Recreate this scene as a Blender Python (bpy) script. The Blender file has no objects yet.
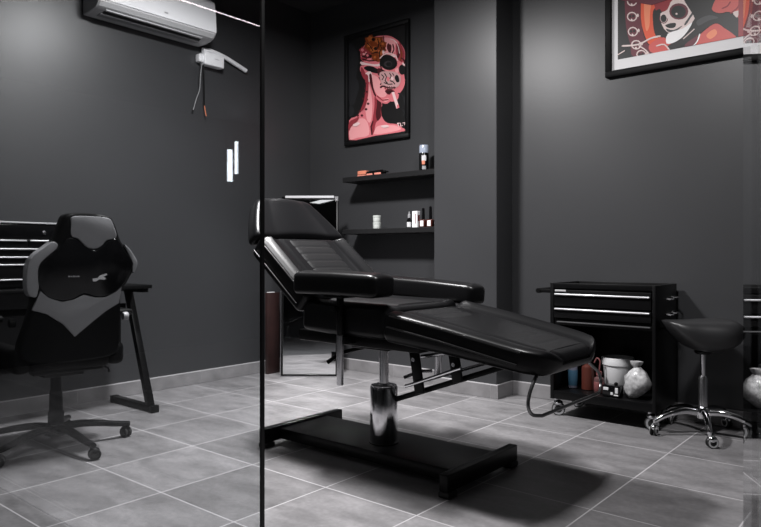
import bpy, bmesh, math, random
from mathutils import Vector, Matrix
random.seed(7)
scene = bpy.context.scene
COL = scene.collection
PI = math.pi

# ------------------------------------------------------------------ materials
def mat(name, color, rough=.5, metal=0., coat=0., bump=None, var=None, spec=.5, transmission=0.):
    m = bpy.data.materials.new(name); m.use_nodes = True
    nt = m.node_tree; b = nt.nodes['Principled BSDF']
    c = color if len(color) == 4 else (*color, 1)
    b.inputs['Base Color'].default_value = c
    b.inputs['Roughness'].default_value = rough
    b.inputs['Metallic'].default_value = metal
    b.inputs['Coat Weight'].default_value = coat
    b.inputs['Specular IOR Level'].default_value = spec
    b.inputs['Transmission Weight'].default_value = transmission
    tc = nt.nodes.new('ShaderNodeTexCoord')
    if var:
        sc, amt = var
        n = nt.nodes.new('ShaderNodeTexNoise'); n.inputs['Scale'].default_value = sc; n.inputs['Detail'].default_value = 5
        nt.links.new(tc.outputs['Object'], n.inputs['Vector'])
        mr = nt.nodes.new('ShaderNodeMapRange'); mr.inputs['To Min'].default_value = 1 - amt; mr.inputs['To Max'].default_value = 1 + amt
        mr.inputs['From Min'].default_value = .3; mr.inputs['From Max'].default_value = .7
        nt.links.new(n.outputs['Fac'], mr.inputs['Value'])
        mx = nt.nodes.new('ShaderNodeMix'); mx.data_type = 'RGBA'; mx.blend_type = 'MULTIPLY'; mx.inputs[0].default_value = 1
        mx.inputs[6].default_value = c
        nt.links.new(mr.outputs['Result'], mx.inputs[7]); nt.links.new(mx.outputs[2], b.inputs['Base Color'])
    if bump:
        sc, st = bump
        n = nt.nodes.new('ShaderNodeTexNoise'); n.inputs['Scale'].default_value = sc; n.inputs['Detail'].default_value = 3
        nt.links.new(tc.outputs['Object'], n.inputs['Vector'])
        bp = nt.nodes.new('ShaderNodeBump'); bp.inputs['Strength'].default_value = st; bp.inputs['Distance'].default_value = .004
        nt.links.new(n.outputs['Fac'], bp.inputs['Height']); nt.links.new(bp.outputs['Normal'], b.inputs['Normal'])
    return m

def emit(name, color, strength):
    m = bpy.data.materials.new(name); m.use_nodes = True
    nt = m.node_tree; nt.nodes.clear()
    e = nt.nodes.new('ShaderNodeEmission'); e.inputs['Color'].default_value = (*color, 1); e.inputs['Strength'].default_value = strength
    o = nt.nodes.new('ShaderNodeOutputMaterial'); nt.links.new(e.outputs[0], o.inputs[0])
    return m

def glass_mat(name, tint):
    """clear sheet glass: what passes is slightly tinted, the rest is mirrored by Fresnel's law on both faces"""
    m = bpy.data.materials.new(name); m.use_nodes = True
    nt = m.node_tree; nt.nodes.clear(); N = nt.nodes.new; L = nt.links.new
    o = N('ShaderNodeOutputMaterial'); mx = N('ShaderNodeMixShader')
    t = N('ShaderNodeBsdfTransparent'); t.inputs[0].default_value = (*tint, 1)
    g = N('ShaderNodeBsdfGlossy'); g.inputs['Roughness'].default_value = 0.0; g.inputs[0].default_value = (1, 1, 1, 1)
    f = N('ShaderNodeFresnel'); ge = N('ShaderNodeNewGeometry'); mr = N('ShaderNodeMapRange')
    mr.inputs['To Min'].default_value = 1.5; mr.inputs['To Max'].default_value = 1 / 1.5
    L(ge.outputs['Backfacing'], mr.inputs['Value']); L(mr.outputs['Result'], f.inputs['IOR'])
    L(f.outputs[0], mx.inputs[0]); L(t.outputs[0], mx.inputs[1]); L(g.outputs[0], mx.inputs[2]); L(mx.outputs[0], o.inputs[0])
    return m

def tile_mat():
    m = bpy.data.materials.new('grey_stone_tile'); m.use_nodes = True
    nt = m.node_tree; b = nt.nodes['Principled BSDF']; N = nt.nodes.new; L = nt.links.new
    tc = N('ShaderNodeTexCoord'); sp = N('ShaderNodeSeparateXYZ'); L(tc.outputs['Object'], sp.inputs[0])
    P = .5022
    def M(op, a, c=None, d=None):
        n = N('ShaderNodeMath'); n.operation = op
        for i, v in enumerate((a, c, d)):
            if v is None: continue
            if isinstance(v, (int, float)): n.inputs[i].default_value = v
            else: L(v, n.inputs[i])
        return n.outputs[0]
    ax = M('DIVIDE', M('ADD', sp.outputs[0], 1.0918 + 20 * P), P); ay = M('DIVIDE', M('ADD', sp.outputs[1], -1.627 + 20 * P), P)
    fx = M('FRACT', ax); fy = M('FRACT', ay)
    dx = M('MINIMUM', fx, M('SUBTRACT', 1, fx)); dy = M('MINIMUM', fy, M('SUBTRACT', 1, fy))
    dm = M('MINIMUM', dx, dy)
    gr = N('ShaderNodeMapRange'); gr.interpolation_type = 'SMOOTHSTEP'
    gr.inputs['From Min'].default_value = .0045; gr.inputs['From Max'].default_value = .0085
    gr.inputs['To Min'].default_value = 1; gr.inputs['To Max'].default_value = 0; L(dm, gr.inputs['Value'])
    cell = N('ShaderNodeCombineXYZ'); L(M('FLOOR', ax), cell.inputs[0]); L(M('FLOOR', ay), cell.inputs[1])
    wn = N('ShaderNodeTexWhiteNoise'); wn.noise_dimensions = '3D'; L(cell.outputs[0], wn.inputs['Vector'])
    # stone clouding: offset per tile so the pattern breaks at the joints
    off = N('ShaderNodeVectorMath'); off.operation = 'SCALE'; L(wn.outputs['Color'], off.inputs[0]); off.inputs['Scale'].default_value = 9
    ad = N('ShaderNodeVectorMath'); L(tc.outputs['Object'], ad.inputs[0]); L(off.outputs[0], ad.inputs[1])
    mpn = N('ShaderNodeMapping'); mpn.inputs['Scale'].default_value = (1.0, 2.2, 1); L(ad.outputs[0], mpn.inputs[0])
    n1 = N('ShaderNodeTexNoise'); n1.inputs['Scale'].default_value = 4.0; n1.inputs['Detail'].default_value = 8; n1.inputs['Roughness'].default_value = .62; n1.inputs['Distortion'].default_value = .25
    L(mpn.outputs[0], n1.inputs['Vector'])
    n2 = N('ShaderNodeTexNoise'); n2.inputs['Scale'].default_value = 45; n2.inputs['Detail'].default_value = 4; L(tc.outputs['Object'], n2.inputs['Vector'])
    r1 = N('ShaderNodeMapRange'); r1.inputs['From Min'].default_value = .32; r1.inputs['From Max'].default_value = .68; r1.inputs['To Min'].default_value = .72; r1.inputs['To Max'].default_value = 1.28; L(n1.outputs['Fac'], r1.inputs['Value'])
    r2 = N('ShaderNodeMapRange'); r2.inputs['From Min'].default_value = .3; r2.inputs['From Max'].default_value = .7; r2.inputs['To Min'].default_value = .9; r2.inputs['To Max'].default_value = 1.1; L(n2.outputs['Fac'], r2.inputs['Value'])
    r3 = N('ShaderNodeMapRange'); r3.inputs['To Min'].default_value = .86; r3.inputs['To Max'].default_value = 1.14; L(wn.outputs['Value'], r3.inputs['Value'])
    k = M('MULTIPLY', M('MULTIPLY', r1.outputs[0], r2.outputs[0]), r3.outputs[0])
    base = N('ShaderNodeVectorMath'); base.operation = 'SCALE'; base.inputs[0].default_value = TILE; L(k, base.inputs['Scale'])
    mx = N('ShaderNodeMix'); mx.data_type = 'RGBA'; L(gr.outputs[0], mx.inputs[0]); L(base.outputs[0], mx.inputs[6]); mx.inputs[7].default_value = (.36, .35, .36, 1)
    L(mx.outputs[2], b.inputs['Base Color'])
    rr = N('ShaderNodeMapRange'); rr.inputs['To Min'].default_value = .36; rr.inputs['To Max'].default_value = .56; L(n1.outputs['Fac'], rr.inputs['Value']); L(rr.outputs[0], b.inputs['Roughness'])
    bp = N('ShaderNodeBump'); bp.inputs['Strength'].default_value = .25; bp.inputs['Distance'].default_value = .003
    hh = M('SUBTRACT', M('MULTIPLY', n2.outputs['Fac'], .25), gr.outputs[0]); L(hh, bp.inputs['Height']); L(bp.outputs['Normal'], b.inputs['Normal'])
    return m

TILE = (.150, .146, .150)
WALLC = (.036, .0367, .0392)
M_WALL = mat('dark_grey_wall_paint', WALLC, .40, bump=(60, .05), var=(1.3, .05))
M_CEIL = mat('black_ceiling_paint', (.02, .02, .021), .7)
M_TILE = tile_mat()
M_SKIRT = mat('grey_tile_skirting', (.20, .195, .20), .45, var=(7, .22), bump=(50, .1))
M_GROUT_LIT_EDGE = mat('pale_grout_and_lit_edge', (.42, .41, .42), .7)
M_VINYL = mat('black_vinyl_upholstery', (.0045, .0045, .005), .32, bump=(240, .05), spec=.22)
M_VINYL2 = mat('black_vinyl_matt_panel', (.0062, .0062, .0067), .46, bump=(240, .08), spec=.22)
M_PIPE = mat('black_piping', (.006, .006, .0065), .28, spec=.25)
M_BLACK = mat('black_powder_coat', (.0024, .0024, .0027), .36, spec=.2)
M_BLACKM = mat('black_matt_plastic', (.0022, .0022, .0024), .55, spec=.10)
M_GLOSSB = mat('black_gloss_plastic', (.003, .003, .0034), .14, spec=.4)
M_CHROME = mat('chrome', (.82, .82, .84), .10, metal=1)
M_CYL = mat('chrome_cylinder', (.85, .85, .87), .13, metal=1)
M_STEEL = mat('brushed_steel', (.62, .62, .64), .26, metal=1)
M_SATIN = mat('satin_silver_trim', (.60, .60, .62), .34, metal=.6)
M_GREYV = mat('grey_vinyl', (.20, .20, .208), .45, bump=(220, .06))
M_WHITEP = mat('white_plastic', (.82, .82, .84), .35)
M_OFFW = mat('off_white_plastic', (.55, .55, .56), .4)
M_GREYP = mat('grey_plastic', (.27, .27, .28), .4)
M_RUBBER = mat('black_rubber', (.010, .010, .010), .7)
M_RIM = mat('pale_grey_wheel_rim', (.52, .52, .53), .35)
M_SHELF = mat('black_shelf_laminate', (.008, .008, .0085), .45, spec=.35)
M_WOOD = mat('dark_red_brown_wood', (.016, .0055, .005), .5, var=(9, .3))
M_MIRROR = mat('mirror_silvering', (.86, .87, .88), .015, metal=1)
M_EDGE = mat('dark_glass_edge', (.004, .004, .005), .4)
M_GLASS = glass_mat('clear_sheet_glass', (.885, .895, .90))
M_PAPER = mat('white_mount_board', (.74, .73, .74), .6)
M_INK = mat('black_print_ink', (.006, .006, .007), .3)
M_COPPER = mat('copper_orange_card', (.62, .21, .13), .35)
M_SALMONL = mat('salmon_label', (.72, .26, .20), .4)
M_AMBERP = mat('red_brown_plastic', (.062, .015, .010), .35)  # bottle colours darkened from here; the trolley shelf's shade is in them
M_BLUEP = mat('blue_label', (.05, .13, .21), .4)
M_LILAC = mat('pale_lilac_plastic', (.20, .21, .28), .4)
M_PINKP = mat('shaded_pink_label', (.15, .05, .05), .4)
M_CLEARCAP = mat('smoky_blue_clear_cap', (.30, .34, .42), .12, coat=.6)
M_BAG = mat('crinkled_clear_plastic_bag', (.40, .40, .405), .22, bump=(26, 1.0), var=(38, .38))
M_COPW = mat('bare_copper_wire', (.62, .20, .10), .4)
M_DARKSLOT = mat('dark_recess', (.008, .008, .009), .6)
M_LED = emit('led_strip_glow', (1.0, .86, .90), 9)
M_DAYSLIT = emit('daylit_window_slit', (.86, .92, 1.0), 15)

# ------------------------------------------------------------------ objects
def tag(o, label=None, cat=None, group=None, kind=None):
    for k, v in (('label', label), ('category', cat), ('group', group), ('kind', kind)):
        if v: o[k] = v
    return o

def thing(name, label, cat, loc, rz=0, group=None):
    o = bpy.data.objects.new(name, None); COL.objects.link(o)
    o.location = loc; o.rotation_euler = (0, 0, rz); o.empty_display_size = .1
    return tag(o, label, cat, group)

class MB:
    """collects shapes (world metres, or the root's own metres when local) into one mesh"""
    def __init__(s): s.bm = bmesh.new(); s.mats = []; s.cur = 0
    def use(s, m):
        if m not in s.mats: s.mats.append(m)
        s.cur = s.mats.index(m); return s
    def _face(s, vs, smooth=True):
        try: f = s.bm.faces.new(vs)
        except ValueError: return None
        f.material_index = s.cur; f.smooth = smooth; return f
    def box(s, x0, x1, y0, y1, z0, z1, r=0., seg=2, M=None):
        old = set(s.bm.verts)
        vs = bmesh.ops.create_cube(s.bm, size=1)['verts']
        for v in vs: v.co = Vector(((x0 + x1) / 2 + v.co.x * (x1 - x0), (y0 + y1) / 2 + v.co.y * (y1 - y0), (z0 + z1) / 2 + v.co.z * (z1 - z0)))
        if r > 0:
            es = list({e for v in vs for e in v.link_edges})
            bmesh.ops.bevel(s.bm, geom=es, offset=min(r, .49 * min(x1 - x0, y1 - y0, z1 - z0)), segments=seg, profile=.5, affect='EDGES', clamp_overlap=True)
            vs = [v for v in s.bm.verts if v not in old]
        for f in {f for v in vs for f in v.link_faces}: f.material_index = s.cur; f.smooth = r > 0
        if M:
            for v in vs: v.co = M @ v.co
        return s
    def loft(s, rings, cap=True, closed=True, smooth=True):
        R = [[s.bm.verts.new(p) for p in r] for r in rings]
        n = len(R[0])
        for a, b in zip(R, R[1:]):
            for i in range(n if closed else n - 1):
                j = (i + 1) % n
                s._face((a[i], a[j], b[j], b[i]), smooth)
        if cap and closed:
            s._face(R[0][::-1], smooth); s._face(R[-1], smooth)
        return s
    def tube(s, pts, r, n=10, cap=True, flat=None):
        P = [Vector(p) for p in pts]; rings = []
        up = None
        for i, p in enumerate(P):
            d = (P[min(i + 1, len(P) - 1)] - P[max(i - 1, 0)]).normalized()
            if up is None: up = Vector((0, 0, 1)) if abs(d.z) < .9 else Vector((1, 0, 0))
            a = d.cross(up).normalized(); b = a.cross(d).normalized(); up = b
            rr = r[i] if isinstance(r, (list, tuple)) else r
            k = flat or 1
            rings.append([p + a * (math.cos(2 * PI * t / n) * rr) + b * (math.sin(2 * PI * t / n) * rr * k) for t in range(n)])
        return s.loft(rings, cap)
    def cyl(s, a, b, r, r2=None, n=24, bev=0.):
        a, b = Vector(a), Vector(b); r2 = r if r2 is None else r2
        d = (b - a).normalized(); u = Vector((0, 0, 1)) if abs(d.z) < .9 else Vector((1, 0, 0))
        x = d.cross(u).normalized(); y = d.cross(x)
        prof = [(0, r), (1, r2)]
        L = (b - a).length
        if bev > 0: prof = [(0, r - bev), (bev * .3 / L, r - bev * .3), (bev / L, r), (1 - bev / L, r2), (1 - bev * .3 / L, r2 - bev * .3), (1, r2 - bev)]
        rings = [[a + d * (L * t) + x * (math.cos(2 * PI * k / n) * q) + y * (math.sin(2 * PI * k / n) * q) for k in range(n)] for t, q in prof]
        s.loft(rings)
        return s
    def lathe(s, x, y, prof, n=28, cap=True):
        return s.loft([[Vector((x + r * math.cos(2 * PI * k / n), y + r * math.sin(2 * PI * k / n), z)) for k in range(n)] for r, z in prof], cap)
    def prism(s, pts, f0, f1, smooth=False):
        """polygon pts (a,b) swept between f0(a,b) and f1(a,b)"""
        A = [s.bm.verts.new(f0(*p)) for p in pts]; B = [s.bm.verts.new(f1(*p)) for p in pts]
        s._face(A, smooth); s._face(B[::-1], smooth)
        n = len(pts)
        for i in range(n): s._face((A[i], A[(i + 1) % n], B[(i + 1) % n], B[i]), smooth)
        return s
    def ball(s, c, rx, ry=None, rz=None, n=14):
        ry = ry or rx; rz = rz or rx; c = Vector(c)
        rings = []
        for i in range(1, n):
            th = PI * i / n
            rings.append([c + Vector((rx * math.sin(th) * math.cos(2 * PI * k / (2 * n)), ry * math.sin(th) * math.sin(2 * PI * k / (2 * n)), -rz * math.cos(th))) for k in range(2 * n)])
        return s.loft(rings)
    def build(s, name, m=None, parent=None, root=None, local=False, sharp=35):
        bm = s.bm
        bmesh.ops.recalc_face_normals(bm, faces=bm.faces)
        if root is not None and not local:
            inv = (Matrix.Translation(root.location) @ Matrix.Rotation(root.rotation_euler.z, 4, 'Z')).inverted()
            bm.transform(inv)
        me = bpy.data.meshes.new(name)
        ca = math.radians(sharp)
        for e in bm.edges:
            if len(e.link_faces) == 2 and e.calc_face_angle(0) > ca: e.smooth = False
        bm.to_mesh(me); bm.free()
        for q in ([m] if m else s.mats): me.materials.append(q)
        o = bpy.data.objects.new(name, me); COL.objects.link(o)
        if parent is not None: o.parent = parent
        return o

def part(root, name, m, fn, parent=None, local=False, sharp=35):
    b = MB(); fn(b)
    return b.build(name, m, parent if parent is not None else root, root, local, sharp)

def single(name, m, fn, label, cat, base, group=None, sharp=35):
    """a thing that is one mesh: its origin sits at its base"""
    b = MB(); fn(b)
    bmesh.ops.translate(b.bm, verts=b.bm.verts, vec=-Vector(base))
    o = b.build(name, m, sharp=sharp); o.location = base
    return tag(o, label, cat, group)

def struct(name, m, fn, sharp=35, parent=None):
    b = MB(); fn(b); o = b.build(name, m, parent, sharp=sharp)
    if parent is None: o['kind'] = 'structure'
    return o

def copy_tree(o, parent=None):
    c = o.copy(); COL.objects.link(c)
    if parent is not None: c.parent = parent
    for ch in list(o.children): copy_tree(ch, c)
    return c

def lerp(a, b, t): return a + (b - a) * t
def cr(pts, n=6, closed=False):
    """smooth curve through points"""
    P = [Vector(p) for p in pts]; N = len(P); o = []
    for i in range(N if closed else N - 1):
        a = P[(i - 1) % N] if closed or i > 0 else P[0] * 2 - P[1]
        b, c = P[i], P[(i + 1) % N]
        d = P[(i + 2) % N] if closed or i + 2 < N else P[-1] * 2 - P[-2]
        for k in range(n):
            t = k / n
            o.append(.5 * ((2 * b) + (c - a) * t + (2 * a - 5 * b + 4 * c - d) * t * t + (3 * b - a - 3 * c + d) * t ** 3))
    if not closed: o.append(P[-1])
    return o

# ------------------------------------------------------------------ the setting
XL, YB, XR, YF, ZC = -4.57, 4.44, 2.0, -5.0, 3.3
XE = -6.5                             # left wall of the wider entrance room
GY = 1.2                              # the glass partition
PX0, PX1, PY = -2.985, -2.440, 4.21   # the wall pier
struct('floor', M_TILE, lambda b: b.box(XE, XR, YF, YB + .15, -.1, 0))
struct('ceiling', M_CEIL, lambda b: b.box(XL, XR, GY + .06, YB, ZC, ZC + .1))
struct('ceiling_entrance', M_CEIL, lambda b: b.box(XE, XR, YF, GY + .06, 2.62, ZC + .1))
struct('wall_left', M_WALL, lambda b: b.box(XL - .15, XL, GY - .02, YB + .15, 0, ZC + .1))
struct('wall_entrance_left', M_WALL, lambda b: b.box(XE - .15, XE, YF - .15, GY + .15, -.1, ZC + .1))
struct('wall_entrance_side', M_WALL, lambda b: b.box(XE, XL - .15, GY, GY + .15, 0, ZC + .1))
struct('wall_back', M_WALL, lambda b: b.box(XL, XR, YB, YB + .15, 0, ZC + .1))
struct('wall_pier', M_WALL, lambda b: b.box(PX0, PX1, PY, YB, 0, ZC, .004, 1))
struct('wall_right', M_WALL, lambda b: b.box(XR, XR + .15, YF - .15, YB + .15, -.1, ZC + .1))
struct('wall_front', M_WALL, lambda b: b.box(XE, XR, YF - .15, YF, -.1, ZC + .1))
BH, BT = .102, .012
def skirt(name, runs):
    def f(b):
        for (x0, y0, x1, y1, nx, ny) in runs:
            L = math.hypot(x1 - x0, y1 - y0); dx, dy = (x1 - x0) / L, (y1 - y0) / L
            t = 0.
            while t < L - 1e-4:                      # tile by tile with a grout joint between
                e = min(t + .5022, L)
                a = (x0 + dx * t, y0 + dy * t); c = (x0 + dx * (e - .003), y0 + dy * (e - .003))
                xs = sorted((a[0], c[0] + nx * BT)); ys = sorted((a[1], c[1] + ny * BT))
                b.use(M_SKIRT).box(xs[0], xs[1], ys[0], ys[1], .003, BH - .006)
                t += .5022
            xs = sorted((x0, x1 + nx * (BT - .002))); ys = sorted((y0, y1 + ny * (BT - .002)))
            b.use(M_GROUT_LIT_EDGE).box(xs[0], xs[1], ys[0], ys[1], 0, BH)  # pale joints, and above the tiles a strip painting their lit top edge
    struct(name, None, f)
skirt('baseboard_left', [(XL, 1.21, XL, YB, 1, 0)])
skirt('baseboard_back', [(XL + BT, YB, PX0, YB, 0, -1), (PX0, PY, PX1 + BT, PY, 0, -1), (PX1, PY, PX1, YB - BT, 1, 0), (PX1 + BT, YB, XR, YB, 0, -1)])

# glass front: fixed pane, doorway, pane beyond the hinge, and the door standing open towards the camera
GX0, GX1 = -1.419, -.236
w = struct('window_1', M_GLASS, lambda b: b.box(XL + .002, GX0 - .0085, GY - .005, GY + .005, .004, 2.62))
struct('dark_edge_strip', M_EDGE, lambda b: b.box(GX0 - .0080, GX0, GY - .0052, GY + .0052, .004, 2.62), parent=w)  # black strip put in for the dark look of the polished edge
w = struct('window_2', M_GLASS, lambda b: b.box(GX1 + .012, XR - .002, GY - .005, GY + .005, .004, 2.62))
struct('dark_edge_strip', M_EDGE, lambda b: b.box(GX1 + .004, GX1 + .012, GY - .006, GY + .006, .004, 2.62), parent=w)
da = math.radians(90 + 16.1)
DM = Matrix.Translation((GX1, GY - .02, 0)) @ Matrix.Rotation(da - PI, 4, 'Z')   # local +x runs from the hinge along the open door
d = struct('door_1', M_GLASS, lambda b: b.box(.0, 1.10, -.005, .005, .012, 2.30, M=DM))
def hinges(b):
    for z in (.25, 2.05): b.box(-.005, .05, -.014, .014, z - .045, z + .045, .003, M=DM)
struct('hinge', M_BLACK, hinges, parent=d)
def doorpull(b):
    for sgn in (1, -1):
        b.tube([DM @ Vector((1.02, sgn * .045, .85)), DM @ Vector((1.02, sgn * .045, 1.25))], .011, 12)
        for z in (.9, 1.2): b.tube([DM @ Vector((1.02, sgn * .005, z)), DM @ Vector((1.02, sgn * .045, z))], .008, 8)
struct('door_handle', M_BLACK, doorpull, parent=d)
# entrance side: two tall narrow bright window panes high in the left wall
w = struct('window_3', M_BLACK, lambda b: (b.box(XE, XE + .012, -2.535, -2.520, 1.80, 2.45), b.box(XE, XE + .012, -2.650, -2.630, 1.80, 2.45)))
struct('pane', M_DAYSLIT, lambda b: (b.box(XE, XE + .008, -2.617, -2.557, 1.90, 2.275), b.box(XE, XE + .008, -2.698, -2.664, 1.995, 2.385)), parent=w)
M_DKSTEEL = mat('dark_steel_rod', (.24, .24, .245), .3, metal=1)

# ------------------------------------------------------------------ treatment chair (long axis along x, head to the left)
def cushion(b, path, hw, T, r, bol=.0, yc=0., end=(None, None), cen=0., rt=None, near=1.):
    """padded slab: path = (x,z) along its top, hw(t) half width, T(t) thickness, rounded edges, raised side rolls"""
    P = [Vector((x, 0, z)) for x, z in path]
    seg = [(q - p).length for p, q in zip(P, P[1:])]; L = sum(seg)
    def at(s):
        s = max(0, min(L, s))
        for p, q, l in zip(P, P[1:], seg):
            if s <= l + 1e-9: return p.lerp(q, s / l)
            s -= l
        return P[-1]
    def tan(s):
        return (at(min(L, s + .02)) - at(max(0, s - .02))).normalized()
    e0 = end[0] or r; e1 = end[1] or r
    st = [e0 * (1 - math.cos(PI / 2 * k / 6)) for k in range(7)] + [e0 + (L - e0 - e1) * k / 14 for k in range(1, 14)] + [L - e1 * (1 - math.cos(PI / 2 * k / 6)) for k in range(6, -1, -1)]
    rings = []
    for s in st:
        d = 0.
        if s < e0: d = r * (1 - math.sqrt(max(0, 1 - ((e0 - s) / e0) ** 2)))
        if L - s < e1: d = max(d, r * (1 - math.sqrt(max(0, 1 - ((e1 - (L - s)) / e1) ** 2))))
        t = s / L; p = at(s); ta = tan(s); n = Vector((-ta.z, 0, ta.x))
        if n.z < 0: n = -n
        h = hw(t) - d; th = T(t); fade = max(0, 1 - d / r * .75)
        rr = max(.004, r - d * .7); tt = max(.004, (rt or r) - d * .25)
        pts = []
        NT = 36
        for k in range(NT + 1):
            y = -(h - tt) + 2 * (h - tt) * k / NT
            u = abs(y) / max(hw(t), .01)
            z = -d + fade * ((near if y < 0 else 1) * bol * math.exp(-((u - .84) / .085) ** 2) - .30 * bol * math.exp(-((u - .64) / .04) ** 2) + cen * (1 - min(1, u / .6) ** 2))
            pts.append((y, z))
        for k in range(1, 6):
            a = PI / 2 - PI / 2 * k / 5; pts.append((h - tt + tt * math.cos(a), -d - tt + tt * math.sin(a)))
        for k in range(6):
            a = -PI / 2 * k / 5; pts.append((h - rr + rr * math.cos(a), -th + d + rr + rr * math.sin(a)))
        for k in range(6):
            a = -PI / 2 - PI / 2 * k / 5; pts.append((-h + rr + rr * math.cos(a), -th + d + rr + rr * math.sin(a)))
        for k in range(5):
            a = PI - PI / 2 * k / 5; pts.append((-h + tt + tt * math.cos(a), -d - tt + tt * math.sin(a)))
        rings.append([p + Vector((0, yc + y, 0)) + n * z for y, z in pts])
    b.loft(rings)

def seam_panel(b, path, hw, yc, n_seams, lift=.004, depth=.0024, t0=.06, t1=.94):
    """the flat centre panel, stitched across in bands"""
    P = [Vector((x, 0, z)) for x, z in path]
    a, c = P[0].lerp(P[-1], t0), P[0].lerp(P[-1], t1)
    ta = (c - a).normalized(); n = Vector((-ta.z, 0, ta.x))
    if n.z < 0: n = -n
    rows = []
    NR = n_seams * 8
    for i in range(NR + 1):
        t = i / NR; ph = t * n_seams % 1 if i < NR else 0
        g = -depth * math.exp(-(min(ph, 1 - ph) / .10) ** 2)
        row = []
        for k in range(13):
            y = -hw + 2 * hw * k / 12; u = abs(y) / hw
            z = lift + g + .006 * (1 - u ** 4) - (.012 if u > .99 else 0)
            if i in (0, NR): z -= .010
            row.append(a.lerp(c, t) + Vector((0, yc + y, 0)) + n * z)
        rows.append(row)
    b.loft(rows, cap=False, closed=False)

CX0, CY0 = -2.19, 2.64
chair = thing('treatment_chair', 'black padded reclining treatment chair with armrests on a chrome hydraulic column', 'treatment chair', (CX0, CY0, 0))
LEGP = [(-1.922, .776), (-1.60, .724), (-1.30, .668), (-1.148, .638)]
SEATP = [(-2.47, .802), (-2.30, .793), (-2.02, .790), (-1.930, .790)]
BACKP = [(-2.405, .825), (-2.775, 1.128)]
HEADP = [(-2.770, 1.126), (-2.958, 1.368)]
part(chair, 'base_plate', M_BLACK, lambda b: b.box(-2.768, -1.628, 2.455, 2.825, .030, .088, .006, 2))
for x in (-2.784, -1.615):
    c = part(chair, 'crossbar', M_BLACK, lambda b: b.box(x - .022, x + .022, 2.345, 2.950, .026, .102, .005, 2))
    for y in (2.38, 2.915):
        part(chair, 'foot_pad', M_RUBBER, lambda b: b.box(x - .028, x + .028, y - .035, y + .035, 0, .027, .006, 2), c)
PCX, PCY = -2.155, 2.605
ped = part(chair, 'hydraulic_cylinder', M_CYL, lambda b: b.lathe(PCX, PCY, [(.004, .086), (.067, .086), (.069, .090), (.069, .366), (.066, .372), (.044, .374), (.004, .374)], 40))
part(chair, 'base_collar', M_BLACK, lambda b: b.lathe(PCX, PCY, [(.070, .086), (.076, .087), (.076, .091), (.073, .094), (.070, .094)], 40), ped)
part(chair, 'top_collar', M_STEEL, lambda b: b.lathe(PCX, PCY, [(.025, .371), (.064, .371), (.064, .377), (.045, .382), (.025, .383)], 32), ped)
part(chair, 'piston', M_CYL, lambda b: b.lathe(PCX, PCY, [(.004, .374), (.024, .374), (.024, .60), (.004, .60)], 28))
def seat_frame(b):
    b.box(-2.56, -1.78, 2.40, 2.88, .590, .645, .006)
    b.box(-2.30, -2.06, 2.52, 2.76, .560, .605, .006)
part(chair, 'seat_frame', M_BLACK, seat_frame)
seat = part(chair, 'seat', M_VINYL, lambda b: cushion(b, SEATP, lambda t: .302, lambda t: .150, .032, .012, CY0, rt=.020))
part(chair, 'centre_panel', M_VINYL2, lambda b: seam_panel(b, SEATP, .175, CY0, 5, .0), seat)
def leg_hw(t):
    e = (1 - t) * .75
    return .334 - .035 * t - (.12 * (1 - math.sqrt(max(0, 1 - ((.14 - e) / .14) ** 2))) if e < .14 else 0)
lr = part(chair, 'leg_rest', M_VINYL, lambda b: cushion(b, LEGP, leg_hw, lambda t: .140 - .048 * t, .044, .026, CY0 + .006, rt=.014, near=.35))
part(chair, 'centre_panel', M_VINYL2, lambda b: seam_panel(b, LEGP, .185, CY0, 8, -.002, t1=.95), lr)
br = part(chair, 'backrest', M_VINYL, lambda b: cushion(b, BACKP, lambda t: .338, lambda t: .120, .030, .020, CY0 + .014, rt=.020))
part(chair, 'centre_panel', M_VINYL2, lambda b: seam_panel(b, BACKP, .170, CY0 + .014, 7, -.002), br)
hr = part(chair, 'headrest', M_VINYL, lambda b: cushion(b, HEADP, lambda t: .348 - .160 * t ** 1.3, lambda t: .105, .036, .0, CY0 + .012, (None, .05), cen=.012))
def pip(path, hw, side, off, t0=.04, t1=.96, extra=.003):
    def f(b):
        pts = []
        P = [Vector((x, 0, z)) for x, z in path]
        seg = [(q - p).length for p, q in zip(P, P[1:])]; L = sum(seg)
        for i in range(17):
            s = L * lerp(t0, t1, i / 16); t = s / L
            for p, q, l in zip(P, P[1:], seg):
                if s <= l + 1e-9: pt = p.lerp(q, s / l); ta = (q - p).normalized(); break
                s -= l
            n = Vector((-ta.z, 0, ta.x)); n = n if n.z > 0 else -n
            pts.append(pt + Vector((0, CY0 + side * (hw(t) + extra - .012), 0)) - n * off)
        b.tube(pts, .0042, 8)
    return f
for side in (-1, 1):
    part(chair, 'piping', M_PIPE, pip(LEGP, leg_hw, side, .012, .05, .86), lr)
    part(chair, 'piping', M_PIPE, pip(LEGP, leg_hw, side, .060, .05, .86, .013), lr)
    part(chair, 'piping', M_PIPE, pip(BACKP, lambda t: .332, side, .012, .06, .94), br)
    part(chair, 'piping', M_PIPE, pip(BACKP, lambda t: .332, side, .075, .06, .94, .014), br)
    part(chair, 'piping', M_PIPE, pip(SEATP, lambda t: .302, side, .012), seat)
part(chair, 'bolt', M_STEEL, lambda b: b.cyl((-1.905, 2.330, .748), (-1.905, 2.342, .748), .011, n=12, bev=.003), seat)
def back_frame(b):
    for y in (2.46, 2.79):
        b.tube([(-2.36, y, .615), (-2.47, y, .655), (-2.60, y, .83), (-2.81, y, 1.005)], .014, 8)
    b.tube([(-2.60, 2.46, .83), (-2.60, 2.79, .83)], .012, 8)
part(chair, 'back_frame', M_BLACK, back_frame)
def head_mount(b):
    for y in (2.58, 2.70): b.box(-2.90, -2.83, y - .012, y + .012, 1.00, 1.20, .003)
part(chair, 'headrest_mount', M_BLACKM, head_mount)
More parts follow.
